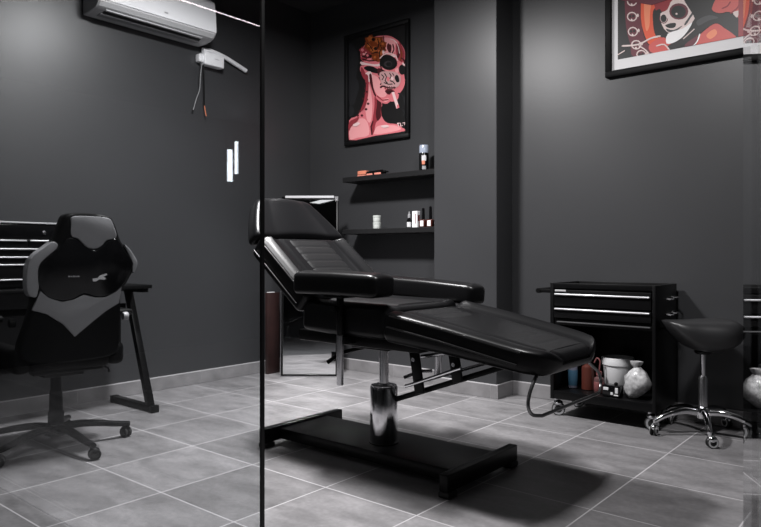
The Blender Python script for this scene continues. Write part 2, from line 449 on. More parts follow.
# recline strut, hangers and levers under the leg rest
part(chair, 'recline_strut', M_BLACK, lambda b: b.box(-.06, .74, -.018, .018, -.013, .013, .004, M=Matrix.Translation((-2.10, CY0, .306)) @ Matrix.Rotation(-math.radians(20.5), 4, 'Y')))
for x in (-1.965, -1.735):
    h = part(chair, 'hanger_plate', M_BLACK, lambda b: b.box(x - .028, x + .028, 2.590, 2.604, .36 + (x + 1.965) * .35, .605, .004, M=Matrix.Translation((x, 0, .6)) @ Matrix.Rotation(math.radians(-10), 4, 'Y') @ Matrix.Translation((-x, 0, -.6))))
    part(chair, 'bolt', M_STEEL, lambda b: b.cyl((x + .012, 2.578, .525), (x + .012, 2.592, .525), .010, n=10), h)
part(chair, 'release_lever', M_CHROME, lambda b: b.tube([(-1.975, 2.55, .400), (-1.94, 2.55, .412), (-1.66, 2.55, .520)], .0085, 10))
part(chair, 'release_lever', M_CHROME, lambda b: b.tube([(-2.00, 2.72, .395), (-1.63, 2.72, .525)], .008, 10))
part(chair, 'pump_linkage', M_STEEL, lambda b: b.tube([(-2.10, 2.70, .405), (-2.03, 2.74, .440), (-1.97, 2.76, .445)], .009, 8))
part(chair, 'gas_spring', M_STEEL, lambda b: b.tube([(-1.96, 2.66, .53), (-1.62, 2.66, .60)], .010, 10))
part(chair, 'foot_pump_lever', M_BLACK, lambda b: b.tube([(-2.45, 2.50, .47), (-2.40, 2.56, .52), (-2.28, 2.60, .555)], .011, 8))
# armrests on sliding posts
def armrest(y0, y1, ztop, zend, xs, post_x, post_z):
    yc = (y0 + y1) / 2; h = (y1 - y0) / 2
    path = [(xs[0], ztop), ((xs[0] + xs[1]) / 2, (ztop + zend) / 2 + .004), (xs[1], zend)]
    a = part(chair, 'armrest', M_VINYL, lambda b: cushion(b, path, lambda t: h, lambda t: .108, .024, .0, yc, (.03, .05), cen=.006))
    part(chair, 'armrest_post', M_STEEL, lambda b: b.cyl((post_x, yc, post_z), (post_x, yc, ztop - .14), .0165, n=16, bev=.003), a)
    part(chair, 'post_socket', M_BLACK, lambda b: (b.cyl((post_x, yc, ztop - .30), (post_x, yc, ztop - .104), .018, n=16, bev=.003), b.box(post_x - .06, post_x + .06, yc - .05, yc + .05, ztop - .120, ztop - .104, .003)), a)
    s = -1 if yc < CY0 else 1
    part(chair, 'clamp_bracket', M_BLACK, lambda b: b.box(post_x - .03, post_x + .03, min(yc, CY0 + s * .20), max(yc, CY0 + s * .20), .605, .640, .003), a)
    part(chair, 'clamp_knob', M_BLACKM, lambda b: b.cyl((post_x, yc + s * .024, ztop - .17), (post_x, yc + s * .05, ztop - .17), .014, n=14, bev=.004), a)
armrest(2.245, 2.400, .947, .941, (-2.445, -1.908), -2.190, .412)
armrest(2.935, 3.075, .905, .872, (-2.44, -1.838), -2.10, .362)
# paper roll bar under the foot end
def roll_bar(b):
    A = [(-1.215, 2.42, .570), (-1.212, 2.37, .535), (-1.212, 2.335, .490), (-1.210, 2.325, .450), (-1.203, 2.345, .418), (-1.19, 2.40, .406)]
    Bq = [(-1.19, 2.96, .406), (-1.203, 3.01, .418), (-1.210, 3.03, .45), (-1.212, 3.01, .490), (-1.220, 2.94, .535), (-1.215, 2.86, .575)]
    b.tube(cr(A, 4) + cr(Bq, 4), .0070, 10)
part(chair, 'paper_roll_bar', M_DKSTEEL, roll_bar)

# ------------------------------------------------------------------ saddle stool
SX, SY = -1.05, 4.13
stool = thing('saddle_stool', 'black saddle stool on a chrome five-star base with pale-rimmed castors', 'stool', (SX, SY, 0))
def saddle(b):
    # cross-sections along the saddle's length (camera's left to right), rising pommel at the left
    ux, uy = .767, .641
    rings = []
    N = 15
    for i in range(N):
        t = i / (N - 1); s = lerp(-.216, .196, t)
        top = .664 - .004 * math.sin(PI * min(1, t * 1.1)) + .010 * min(1, t * 2)
        bot = [.640, .598, .560, .530, .507, .492, .484, .479, .478, .481, .487, .497, .512, .536, .580][i]
        w = [.055, .095, .118, .130, .138, .146, .156, .166, .176, .184, .188, .184, .170, .140, .075][i]
        if i == 0: top = .658
        if i == N - 2: top = .656
        if i == N - 1: top = .630
        r = []
        for k in range(20):
            a = 2 * PI * k / 20
            cy, sz = math.cos(a), math.sin(a)
            yy = w * (abs(cy) ** .75) * (1 if cy > 0 else -1); zz = (top + bot) / 2 + (top - bot) / 2 * (abs(sz) ** .8) * (1 if sz > 0 else -1)
            if sz > 0: zz -= .012 * (1 - abs(cy)) - .014 * abs(cy) * 0
            r.append(Vector((SX + ux * s - uy * yy, SY + uy * s + ux * yy, zz)))
        rings.append(r)
    b.loft(rings)
part(stool, 'seat', mat('black_stool_vinyl', (.017, .017, .018), .42, bump=(200, .06)), saddle, sharp=60)
part(stool, 'seat_plate', M_BLACK, lambda b: b.lathe(SX, SY, [(.004, .462), (.04, .464), (.05, .478), (.004, .50)], 24))
part(stool, 'gas_lift', M_CHROME, lambda b: b.lathe(SX, SY, [(.004, .30), (.0145, .30), (.0145, .46), (.004, .46)], 20))
part(stool, 'column_sleeve', M_STEEL, lambda b: b.lathe(SX, SY, [(.004, .10), (.026, .10), (.026, .325), (.022, .335), (.0155, .338), (.004, .338)], 22))
part(stool, 'hub', M_CHROME, lambda b: b.lathe(SX, SY, [(.03, .095), (.042, .10), (.045, .135), (.04, .158), (.027, .165)], 24))
def castor(b, x, y, ang, R=.030, w=.011, gap=.006, rim=M_RIM):
    """twin wheel castor below (x,y), rolling axis across ang"""
    ax, ay = -math.sin(ang), math.cos(ang); ox, oy = x + math.cos(ang) * .012, y + math.sin(ang) * .012
    for s in (-1, 1):
        c = Vector((ox + ax * s * (gap + w / 2), oy + ay * s * (gap + w / 2), R)); d = Vector((ax, ay, 0)) * (w / 2)
        b.use(M_RUBBER).cyl(c - d, c + d, R, n=22, bev=.003)
        o = Vector((ax, ay, 0)) * s
        b.use(rim)
        x1 = d.normalized().cross(Vector((0, 0, 1)))
        n = 22
        for q0, q1 in ((R * .86, R * .58),):
            rings = []
            for rr, h in ((q0, w / 2 - .001), (q0, w / 2 + .0016), (q1, w / 2 + .0016), (q1, w / 2 - .001)):
                rings.append([c + o * h + x1 * (rr * math.cos(2 * PI * k / n)) + Vector((0, 0, rr * math.sin(2 * PI * k / n))) for k in range(n)])
            b.loft(rings, cap=False)
def fork(b, x, y, ang, R=.030, top=.085):
    ox, oy = x + math.cos(ang) * .012, y + math.sin(ang) * .012
    b.cyl((x, y, R * 2 + .001), (x, y, top), .009, n=12)
    b.ball((ox, oy, R * 1.55), .026, .026, .020, 8)
    ax, ay = -math.sin(ang), math.cos(ang)
    b.cyl((ox - ax * .016, oy - ay * .016, R), (ox + ax * .016, oy + ay * .016, R), .006, n=10)
for k in range(5):
    a = math.radians(-69 + 72 * k); R = .275
    ca, sa = math.cos(a), math.sin(a)
    arm_pts = [(SX + ca * q, SY + sa * q, z) for q, z in ((.035, .130), (.10, .138), (.17, .126), (.23, .104), (R, .078))]
    arm = part(stool, 'base_arm', M_CHROME, lambda b: b.tube(cr(arm_pts, 4), [.021 - .007 * i / 16 for i in range(17)], 12))
    ex, ey = SX + ca * R, SY + sa * R
    wa = a + [1.9, .55, 1.2, 2.2, .9][k]
    part(stool, 'castor_fork', M_CHROME, lambda b: fork(b, ex, ey, wa), arm)
    part(stool, 'castor_wheel', None, lambda b: castor(b, ex, ey, wa), arm)

# ------------------------------------------------------------------ tool trolley by the back wall
TX0, TX1, TY0, TY1 = -1.928, -1.272, 4.0, 4.40
tro = thing('tool_trolley', 'black two-drawer tool trolley with silver drawer pulls against the back wall', 'tool trolley', ((TX0 + TX1) / 2, (TY0 + TY1) / 2, 0))
def tro_body(b):
    t = .012
    b.box(TX0, TX1, TY0 + .012, TY1, .585, .600, .002)                       # floor of the drawer case
    b.box(TX0, TX0 + .024, TY0, TY1, .110, .850, .003); b.box(TX1 - .020, TX1, TY0, TY1, .110, .850, .003)
    b.box(TX0, TX1, TY1 - t, TY1, .110, .850, .002)
    b.box(TX0, TX1, TY0 + .003, TY0 + .015, .818, .850, .003)                # front rim
    b.box(TX0 + .01, TX1 - .01, TY0 + .01, TY1 - .01, .812, .822, .002)      # recessed tray top
    b.box(TX0 + .01, TX1 - .01, TY0 + .010, TY0 + .022, .588, .625, .003)
part(tro, 'cabinet_body', M_BLACK, tro_body)
part(tro, 'lower_shelf', M_BLACK, lambda b: (b.box(TX0 + .02, TX1 - .02, TY0 + .004, TY1 - .012, .150, .163, .003), b.box(TX0 + .02, TX1 - .02, TY0 + .002, TY0 + .012, .112, .165, .003)))
part(tro, 'tray_mat', mat('grey_tray_mat', (.045, .045, .047), .5), lambda b: b.box(TX0 + .03, TX1 - .03, TY0 + .02, TY1 - .02, .822, .826, .001, 1))
for z0, z1, hz in ((.705, .812, .781), (.630, .700, .688)):
    dr = part(tro, 'drawer', M_BLACK, lambda b: b.box(TX0 + .028, TX1 - .024, TY0 - .004, TY0 + .30, z0, z1 - .004, .004))
    part(tro, 'drawer_pull', M_SATIN, lambda b: b.box(TX0 + .034, TX1 - .030, TY0 - .018, TY0 - .003, hz - .007, hz + .004, .005, 3), dr)
part(tro, 'trim_strip', mat('dark_grey_trim', (.05, .05, .052), .4), lambda b: b.box(TX0 + .045, TX1 - .030, TY0 - .003, TY0 + .012, .600, .608, .002, 1))
bp = part(tro, 'badge_plate', M_OFFW, lambda b: b.box(TX0 + .036, TX0 + .108, TY0 - .0065, TY0 - .003, .797, .8075, .001, 1))
def badge(b):
    x = TX0 + .041
    for w in (.007, .004, .008, .005, .007, .006, .008):
        b.box(x, x + w, TY0 - .0072, TY0 - .0062, .7995, .8045); x += w + .0025
part(tro, 'badge_lettering', M_GREYP, badge, bp)
part(tro, 'push_handle', M_BLACKM, lambda b: (b.tube([(TX0 - .085, TY0 + .0, .797), (TX0 - .085, TY1 - .03, .797)], .016, 12), b.box(TX0 - .085, TX0 + .004, TY0 + .005, TY0 + .045, .785, .809, .003), b.box(TX0 - .075, TX0 + .004, TY1 - .08, TY1 - .055, .785, .803, .003)))
for z in (.765, .672):
    part(tro, 'side_hook', M_CHROME, lambda b: (b.tube([(TX1 - .002, 4.20, z), (TX1 + .022, 4.205, z - .004), (TX1 + .030, 4.23, z - .004), (TX1 + .024, 4.255, z + .004), (TX1 - .002, 4.26, z + .004)], .0045, 8), b.tube([(TX1 - .002, 4.30, z + .004), (TX1 + .020, 4.31, z), (TX1 + .026, 4.345, z + .004), (TX1 - .002, 4.365, z + .008)], .0045, 8)))
for x in (TX0 + .035, TX1 - .035):
    for y in (TY0 + .045, TY1 - .05):
        c = part(tro, 'castor', None, lambda b: (castor(b, x - .012, y, .4, .042, .012, .004, M_GREYP)))
        part(tro, 'castor_fork', M_STEEL, lambda b: (b.cyl((x - .012, y, .085), (x - .012, y, .112), .012, n=12), b.ball((x, y, .082), .030, .030, .018, 8)), c)

# what stands on its lower shelf (shelf top at z = .164)
ZS = .164
def bottle(name, label, cat, x, y, r, h, mb, cap=None, neck=.35, lab=None, group=None, z=ZS, capr=None):
    t = thing(name, label, cat, (x, y, z), group=group)
    part(t, 'bottle_body', mb, lambda b: b.lathe(x, y, [(.003, z), (r * .92, z), (r, z + .004), (r, z + h * .74), (r * .93, z + h * .80), (r * neck, z + h * .88), (r * neck, z + h), (.003, z + h)], 24))
    if lab: part(t, 'label_band', lab[0], lambda b: b.lathe(x, y, [(r + .0006, z + h * lab[1]), (r + .0012, z + h * lab[1] + .001), (r + .0012, z + h * lab[2]), (r + .0006, z + h * lab[2] + .001)], 24, cap=False))
    if cap:
        m, ch = cap; cr_ = capr or r * (neck + .12)
        part(t, 'cap', m, lambda b: b.lathe(x, y, [(cr_, z + h - .006), (cr_, z + h + ch - .003), (cr_ * .9, z + h + ch), (.003, z + h + ch)], 20))
    return t
t = bottle('pump_bottle', 'pale lilac bottle with a blue label, leftmost on the trolley shelf', 'bottle', -1.850, 4.17, .030, .175, M_LILAC, (M_BLACKM, .03), .4, (M_BLUEP, .10, .66))
def nozzle(x, y, z, dx, lean):
    return lambda b: b.tube(cr([(x, y, z), (x + lean, y, z + .035), (x + lean + .002, y, z + .07), (x + lean + dx * .5, y, z + .085), (x + lean + dx, y, z + .055)], 4), .0045, 8)
t = bottle('wash_bottle', 'tall red-brown squeeze bottle with a bent spout on the trolley shelf', 'bottle', -1.748, 4.17, .040, .185, M_AMBERP, (M_AMBERP, .022), .42)
part(t, 'spout', M_AMBERP, lambda b: b.tube(cr([(-1.748, 4.17, ZS + .205), (-1.742, 4.17, ZS + .235), (-1.728, 4.17, ZS + .275), (-1.722, 4.165, ZS + .30)], 4), [.010 - .0004 * i for i in range(13)], 8))
t = bottle('wash_bottle', 'small dull pink squeeze bottle with a curved spout beside the white bucket', 'bottle', -1.655, 4.12, .031, .115, mat('shaded_translucent_pink', (.09, .045, .045), .3), (M_PINKP, .02), .45, (M_PINKP, .12, .6))
part(t, 'spout', M_PINKP, nozzle(-1.655, 4.12, ZS + .13, -.035, .004))
bk = thing('bucket', 'white plastic bucket standing open on the trolley shelf', 'bucket', (-1.575, 4.225, ZS))
part(bk, 'bucket_wall', M_OFFW, lambda b: b.lathe(-1.575, 4.225, [(.003, ZS), (.070, ZS), (.073, ZS + .004), (.090, ZS + .178), (.090, ZS + .215), (.084, ZS + .215), (.083, ZS + .178), (.067, ZS + .008), (.003, ZS + .008)], 36))
part(bk, 'rim_band', M_OFFW, lambda b: b.lathe(-1.575, 4.225, [(.089, ZS + .172), (.0965, ZS + .174), (.0985, ZS + .214), (.095, ZS + .220), (.086, ZS + .219), (.0835, ZS + .212)], 36, cap=False))
pb = thing('power_unit', 'small black box with white sockets in front of the bucket on the trolley', 'box', (-1.545, 4.06, ZS))
part(pb, 'casing', M_GLOSSB, lambda b: b.box(-1.600, -1.490, 4.03, 4.09, ZS, ZS + .072, .006))
def sockets(b):
    b.box(-1.592, -1.560, 4.0275, 4.031, ZS + .040, ZS + .058, .002, 1)
    b.box(-1.548, -1.532, 4.0275, 4.031, ZS + .014, ZS + .030, .002, 1)
    b.box(-1.520, -1.502, 4.0275, 4.031, ZS + .026, ZS + .060, .003, 1)
    b.box(-1.528, -1.500, 4.0275, 4.031, ZS + .010, ZS + .018, .002, 1)
part(pb, 'socket', M_OFFW, sockets)
part(pb, 'power_knob', M_BLACKM, lambda b: b.ball((-1.525, 4.06, ZS + .078), .012, n=6))
bag = thing('plastic_bag', 'knotted clear plastic bag of white filling at the right end of the trolley shelf', 'bag', (-1.405, 4.09, ZS))
def bagbody(b):
    rings = []
    rng = random.Random(3)
    prof = [(.008, 0), (.024, .004), (.042, .028), (.060, .060), (.072, .092), (.066, .122), (.048, .150), (.026, .170), (.016, .182)]
    for r, z in prof:
        r *= 1.12; z *= 1.06; ring = []
        for k in range(26):
            a = 2 * PI * k / 26
            q = r * (1 + .13 * math.sin(2 * a + z * 22 + 1) + .09 * math.sin(5 * a - z * 60) + .06 * math.sin(11 * a + z * 35) + rng.uniform(-.05, .05))
            ring.append(Vector((-1.405 + q * math.cos(a) - .34 * (.09 - z) * (1 if z < .09 else 0), 4.09 + q * .78 * math.sin(a), ZS + z)))
        rings.append(ring)
    b.loft(rings)
part(bag, 'bag_body', M_BAG, bagbody, sharp=80)
def bagtie(b):
    rings = []
    for r, z in ((.016, .186), (.013, .186), (.022, .196), (.032, .212), (.034, .224), (.020, .226)):
        rings.append([Vector((-1.415 + r * (1 + .25 * math.sin(5 * 2 * PI * k / 20)) * math.cos(2 * PI * k / 20), 4.09 + r * math.sin(2 * PI * k / 20), ZS + z)) for k in range(20)])
    b.loft(rings)
part(bag, 'bag_neck', M_BAG, bagtie, sharp=80)
bottle('slim_bottle', 'slim white bottle behind the plastic bag at the end of the trolley shelf', 'bottle', -1.335, 4.20, .017, .19, M_OFFW, (M_WHITEP, .045), .6)
LAMPS = [('ceiling_lamp_far', (-3.05, 2.48, 3.05), .30, .30, 116), ('far_lamp_added_beam', (-2.9, 2.35, 3.04), .2, .2, 52, 130), ('ceiling_lamp_near', (-1.22, 2.40, 3.05), .30, .30, 68), ('mirror_bounce_fill', (-3.50, 3.38, 3.05), .16, .16, 17, 65), ('entrance_fill', (-.6, -1.2, 2.58), .2, .8, .6)]  # added: second far beam, corner light for the mirror's bounce, weak entrance fill
ART_PORTRAIT = [('grey','36,903 56,918 85,895 110,866 129,843 145,815 154,782 154,740 147,694 139,654 132,623 123,598 110,583 87,569 59,566 39,595 35,688 35,815'),
('grey','43,581 68,602 102,602 130,591 147,569 159,534 163,500 154,468 137,436 122,409 113,388 107,372 97,364 79,359 58,361 43,384 36,443 35,523'),
('grey','43,353 56,358 74,351 89,340 99,325 106,306 105,289 88,273 62,260 43,260 37,286 38,325'),
('rose','220,625 219,596 235,549 244,500 238,453 227,404 212,359 194,320 172,286 146,259 111,249 72,247 43,229 35,175 35,106 42,55 124,43 239,50 355,57 474,56 594,57 673,60 680,68 668,79 643,91 627,104 608,117 584,128 553,135 517,141 486,149 464,162 447,178 433,197 421,220 413,246 409,271 415,288 426,305 425,340 405,414 374,508 339,580 297,616 250,630'),
('pink','64,202 101,221 152,229 195,228 223,221 244,206 260,183 274,148 283,105 276,73 242,62 193,62 146,63 108,58 73,53 50,64 42,104 46,159'),
('pink','386,138 418,138 457,135 494,130 527,126 558,121 584,113 609,102 630,89 629,79 593,73 535,69 479,67 426,66 375,67 339,72 330,83 337,99 347,112 355,123 367,132'),
('pink','268,520 278,510 290,479 300,443 307,405 313,363 316,320 313,272 308,224 300,190 288,178 273,182 260,195 249,221 241,258 236,295 235,330 239,366 244,403 250,448 259,495'),
('deep','347,411 369,399 397,367 417,335 421,313 417,291 414,271 417,250 421,229 417,211 400,196 375,182 355,165 346,140 342,111 336,90 323,78 309,74 300,82 301,109 308,148 316,188 323,227 332,266 339,305 341,348 340,390'),
('maroon','374,372 388,364 408,344 420,323 420,302 414,280 409,259 410,242 413,226 411,212 401,197 386,184 374,181 365,194 358,218 355,243 357,266 363,290 367,313 368,337 369,360'),
('maroon','268,381 262,374 248,374 237,381 237,390 248,395 262,391'),
('maroon','236,325 230,318 216,318 205,325 205,335 216,339 230,335'),
('maroon','187,290 181,282 167,282 156,289 156,299 167,303 181,299'),
('maroon','260,298 254,290 240,290 229,297 229,307 240,311 254,307'),
('maroon','212,250 205,242 192,242 181,249 181,259 192,263 205,259'),
('maroon','163,257 157,249 143,248 132,256 132,265 143,270 157,266'),
('maroon','284,343 278,335 264,335 253,342 253,352 264,356 278,352'),
('rose','240,690 230,703 208,722 190,742 182,764 179,786 183,809 196,831 216,854 240,873 271,889 305,903 340,912 373,913 405,909 436,904 465,899 491,892 518,882 546,867 573,848 598,829 619,808 638,786 653,764 664,744 672,723 676,703 676,682 672,661 670,643 674,631 680,622 680,610 678,590 669,566 663,541 667,516 674,491 676,467 671,446 662,427 650,410 637,397 623,386 611,375 607,361 605,347 598,336 581,328 558,323 531,325 500,335 466,352 436,370 416,389 399,409 381,431 359,455 335,481 311,506 288,532 264,558 240,582 216,606 192,628 176,648 171,665 174,680 183,690 202,691 227,688'),
('rose','284,602 274,576 283,539 295,503 307,471 323,440 339,413 353,390 368,372 386,355 411,339 439,324 463,316 483,315 499,321 512,327 522,335 528,344 530,354 524,364 514,374 512,384 526,391 547,397 560,404 555,417 542,432 539,443 559,446 589,445 614,447 629,455 639,466 643,479 646,495 642,513 621,532 570,555 499,581 433,600 374,609 320,611'),
('pink','300,587 317,590 345,579 371,563 388,544 403,519 417,496 434,472 450,449 463,429 473,414 479,401 479,391 468,382 451,376 433,375 413,380 391,391 371,408 353,430 337,457 323,487 310,523 300,562'),
('pink','433,357 448,360 474,361 494,360 502,354 504,347 501,341 492,336 477,332 463,332 449,339 436,349'),
('pink','443,874 463,881 492,874 518,864 540,854 559,840 571,822 573,794 568,762 558,736 543,722 524,715 504,715 485,722 465,735 450,757 441,795 438,842'),
('deep','585,809 604,802 630,776 650,749 662,724 669,696 670,674 664,655 652,642 637,639 619,650 599,672 585,700 578,739 578,783'),
('maroon','488,824 483,816 479,802 479,787 487,769 499,750 510,737 518,733 525,734 526,741 519,753 506,770 498,786 499,799 504,810 507,818 503,824 495,826'),
('maroon','538,807 541,795 546,779 549,764 544,754 536,745 532,738 534,733 539,730 544,732 551,738 558,749 562,761 561,777 556,794 551,806 546,811 541,811'),
('maroon','590,780 592,770 597,754 601,738 597,721 592,703 590,690 595,683 604,680 611,683 616,696 620,716 622,734 620,751 616,768 611,779 604,784 595,785'),
('rust','623,754 625,740 630,720 632,702 628,686 620,670 617,659 619,653 626,650 632,653 638,664 644,681 648,698 647,717 643,738 639,752 633,759 627,759'),
('rust','363,875 342,863 343,835 311,841 286,852 250,853 248,880 239,900 229,927 266,925 283,938 313,938 328,911 360,898'),
('rust','450,841 454,814 415,816 398,795 364,802 347,829 308,843 311,869 329,885 329,916 367,905 395,899 434,895 433,864'),
('rust','463,791 477,769 456,761 432,766 409,755 393,776 381,792 359,812 383,822 391,836 409,848 432,828 458,826 475,808'),
('rust','377,792 397,760 361,755 333,754 299,742 280,774 254,793 231,821 266,833 270,860 300,868 331,844 371,843 386,815'),
('rust','443,727 447,702 412,704 396,685 366,690 351,715 315,727 318,751 335,765 334,793 369,783 394,778 428,775 428,747'),
('orange','316,900 319,890 313,880 296,887 283,882 269,890 268,902 253,913 262,922 274,924 282,935 296,925 308,919 324,911'),
('orange','414,864 416,851 398,852 389,842 373,845 365,859 346,865 348,878 357,885 356,900 375,895 388,892 406,890 406,875'),
('orange','362,801 368,785 347,786 337,778 319,778 311,794 291,801 289,815 302,822 301,838 320,835 335,829 356,828 357,812'),
('orange','445,758 435,750 425,746 417,736 403,747 391,751 376,759 385,770 380,781 387,790 404,784 417,789 429,780 431,769'),
('black','347,889 350,880 338,881 333,877 323,877 319,885 308,889 307,897 314,901 314,909 324,908 332,904 343,904 344,895'),
('black','369,805 374,796 365,794 357,795 348,791 343,800 337,805 330,812 339,816 341,822 349,825 357,818 367,818 372,811'),
('maroon','436,828 440,821 433,819 426,820 418,817 413,824 410,829 403,835 410,838 413,843 418,846 426,840 434,839 439,834'),
('deep','300,775 293,758 267,757 255,737 229,750 212,765 180,777 192,796 195,812 199,834 231,821 253,825 280,816 279,793'),
('pink','252,790 245,784 246,773 231,777 221,779 206,780 207,792 201,800 199,810 213,809 220,817 232,815 239,804 253,800'),
('deep','246,743 252,730 243,721 225,727 210,720 197,731 194,743 177,756 190,764 200,769 210,780 225,768 240,764 256,754'),
('black','315,751 309,748 310,740 301,742 294,745 284,745 284,752 282,758 279,765 289,764 293,768 302,768 306,761 314,757'),
('pale','430,772 435,776 444,779 450,778 453,771 454,760 453,751 448,747 440,746 434,748 430,754 429,764'),
('pale','183,727 204,721 235,708 269,696 307,684 348,674 381,670 403,675 417,687 430,698 440,707 449,717 464,723 489,725 519,724 545,720 565,710 581,697 585,690 570,693 543,701 518,707 498,708 479,707 464,702 454,693 447,681 436,670 422,660 405,652 381,649 347,655 306,668 269,679 238,687 210,692 190,699 179,710 176,722'),
('black','226,671 241,674 264,675 290,670 324,657 361,638 388,621 401,607 403,594 395,588 374,591 342,600 311,611 282,623 254,636 233,648 223,658 221,666'),
('pale','240,615 256,622 279,625 297,621 309,607 316,587 318,569 313,553 303,538 290,531 276,535 260,546 248,560 240,578 237,599'),
('black','594,638 588,617 570,602 543,594 511,595 479,605 452,623 433,645 427,669 433,690 452,706 479,713 511,712 543,701 570,684 588,662'),
('maroon','439,665 445,684 460,697 484,704 511,702 539,694 563,678 570,685 543,702 511,713 479,715 451,707 432,691 426,670'),
('black','680,569 679,551 669,537 655,532 638,534 624,545 613,562 610,582 613,600 624,613 638,619 655,616 669,605 679,588'),
('pale','650,631 659,630 671,626 679,621 680,613 680,605 676,601 669,603 658,609 650,616 647,622 647,628'),
('pale','565,558 573,566 583,568 591,564 599,553 606,535 608,520 604,508 595,498 585,493 573,494 559,499 551,509 552,525 558,544'),
('black','582,488 589,494 601,499 611,499 617,492 621,481 622,471 617,465 609,460 601,459 592,467 585,478'),
('maroon','442,552 431,545 419,534 413,521 421,509 434,497 441,487 431,480 414,475 403,471 402,465 407,459 415,457 430,462 449,471 460,481 454,493 440,506 432,518 439,527 451,535 458,541 456,547 450,552'),
('black','388,551 418,512 403,488 416,482 432,512 400,555'),
('black','427,550 461,507 505,518 498,528 465,516 438,554'),
('black','441,505 426,468 470,452 472,462 439,470 455,500'),
('black','487,501 495,470 508,470 501,501'),
('pale','406,560 443,526 428,492 469,471 473,478 438,494 453,526 413,564'),
('black','609,464 605,455 596,452 587,458 583,469 587,478 596,480 605,475'),
('maroon','463,427 472,433 487,439 501,441 515,437 530,430 542,422 554,416 564,409 566,404 556,401 539,400 524,398 518,394 514,389 509,387 498,390 486,396 476,404 468,411 463,419'),
('black','487,406 528,405 526,414 485,416'),
('pale','533,402 560,404 617,263 587,256'),
('rose','590,287 608,290 617,263 590,258'),
('grey','604,379 613,375 627,371 639,363 648,353 654,341 660,328 663,311 665,294 667,281 671,276 676,276 678,281 678,293 675,311 671,329 665,343 657,357 647,369 634,378 620,384 609,387 603,387 601,384'),
('grey','646,236 653,229 664,220 670,212 666,205 658,199 653,194 654,190 658,187 663,188 670,193 678,202 680,211 675,222 664,233 655,240 650,242 646,240'),
('grey','667,351 667,333 670,310 673,292 677,285 680,285 680,291 680,308 680,332 678,350 674,356 670,357'),
('pale','592,129 622,127 621,134 591,136'),
('pale','598,128 607,101 615,102 606,129'),
('pale','624,131 628,102 654,105 650,112 635,106 633,131'),
('pale','653,124 670,127 671,108 680,108 676,131 651,131'),
('black','195,769 254,742 312,736 311,746 256,751 200,778'),
('black','203,741 283,710 368,699 367,709 284,719 206,749'),
('black','417,865 403,829 424,792 435,794 415,828 429,860'),
('deep','190,677 200,672 214,657 226,639 236,616 244,590 248,570 244,561 236,558 226,563 214,578 200,601 190,623 186,645 186,667'),
('maroon','381,633 395,632 414,624 430,614 440,603 448,590 450,578 445,567 435,556 423,551 408,556 393,566 381,580 376,598 376,619'),
('black','416,712 399,672 417,613 467,579 474,587 428,617 413,669 429,707'),
('pink','439,692 421,663 440,615 489,587 493,593 447,618 430,661 448,688'),
('pink','571,588 579,595 591,599 601,599 607,590 611,577 611,566 605,559 594,555 585,555 578,564 572,577'),
('maroon','680,616 670,656 642,679 633,671 657,652 669,616'),
('black','439,896 448,831 443,769 452,767 458,829 448,895'),
('pale','516,855 555,837 587,805 596,810 561,843 520,863'),
('maroon','511,813 518,812 526,807 531,799 533,784 532,766 529,752 522,747 514,747 507,751 502,761 498,775 496,788 499,799 505,808'),
('black','571,505 576,515 583,521 591,523 598,520 605,513 611,504 617,494 622,482 624,471 622,461 617,452 611,447 603,448 593,453 585,462 578,475 573,492'),
('pink','488,567 544,536 574,542 568,552 546,546 494,575'),
('maroon','284,590 285,567 291,535 300,503 312,470 326,437 339,413 350,398 360,393 363,397 356,415 343,444 331,474 325,504 320,535 316,560 312,578 309,591 304,598 297,602 288,600'),
('deep','228,599 231,575 242,538 247,499 242,457 231,411 220,370 203,336 186,308 179,291 192,290 215,301 236,319 249,345 260,377 268,411 273,447 275,485 276,519 275,548 273,574 268,592 255,603 238,607'),
('maroon','255,522 251,515 241,515 234,521 234,530 241,534 251,530'),
('maroon','249,481 244,474 235,474 227,480 227,488 235,492 244,489'),
('maroon','242,439 238,433 228,432 221,439 221,447 228,451 238,448'),
('maroon','268,448 264,441 254,440 246,447 246,455 254,459 264,456'),
('maroon','223,394 219,387 209,387 201,393 201,401 209,405 219,402'),
('deep','47,210 71,223 103,231 130,236 146,242 157,245 163,244 163,236 158,223 146,210 124,197 96,183 72,170 58,154 49,139 43,136 39,155 39,185'),
('maroon','323,68 312,140 333,184 320,189 297,143 308,68'),
('pale','417,134 432,136 457,136 479,134 494,129 507,122 509,117 494,113 470,111 448,112 432,118 419,127'),
('pale','89,180 101,187 125,194 146,198 162,195 175,188 179,181 168,174 149,167 130,163 112,166 95,173'),
('deep','370,392 431,347 502,342 501,351 434,355 378,399'),
('bone','405,591 428,596 461,593 494,588 524,582 553,574 579,564 602,551 620,536 632,519 635,498 630,475 622,456 608,443 591,435 571,431 550,430 527,432 504,437 483,445 461,456 443,469 430,484 419,502 412,522 404,546 399,573'),
('black','569,527 574,534 583,540 591,541 599,537 605,529 611,519 616,507 619,493 619,482 613,477 604,475 595,476 588,480 582,488 577,496 572,506 569,517'),
('black','419,570 445,547 425,527 434,521 456,546 427,575'),
('black','452,576 475,544 458,513 487,483 495,488 469,513 485,543 462,579'),
('black','507,568 526,542 510,523 520,517 537,541 516,571'),
('black','448,496 497,472 545,466 544,475 499,480 452,503'),
('black','516,500 548,485 567,462 576,466 555,491 520,508'),
('black','540,561 556,537 565,540 549,563'),
('rose','484,541 492,542 503,538 511,531 513,521 511,509 507,501 500,500 492,503 486,509 483,520 482,533'),
('pale','531,533 539,533 549,529 555,524 557,517 555,509 551,504 544,504 535,508 529,513 527,520 528,528'),
('maroon','441,468 482,447 531,434 579,432 577,442 531,444 486,457 446,477'),
('maroon','460,466 463,442 470,442 467,465'),
('maroon','485,462 488,439 494,438 492,461'),
('maroon','509,458 512,435 519,434 516,458'),
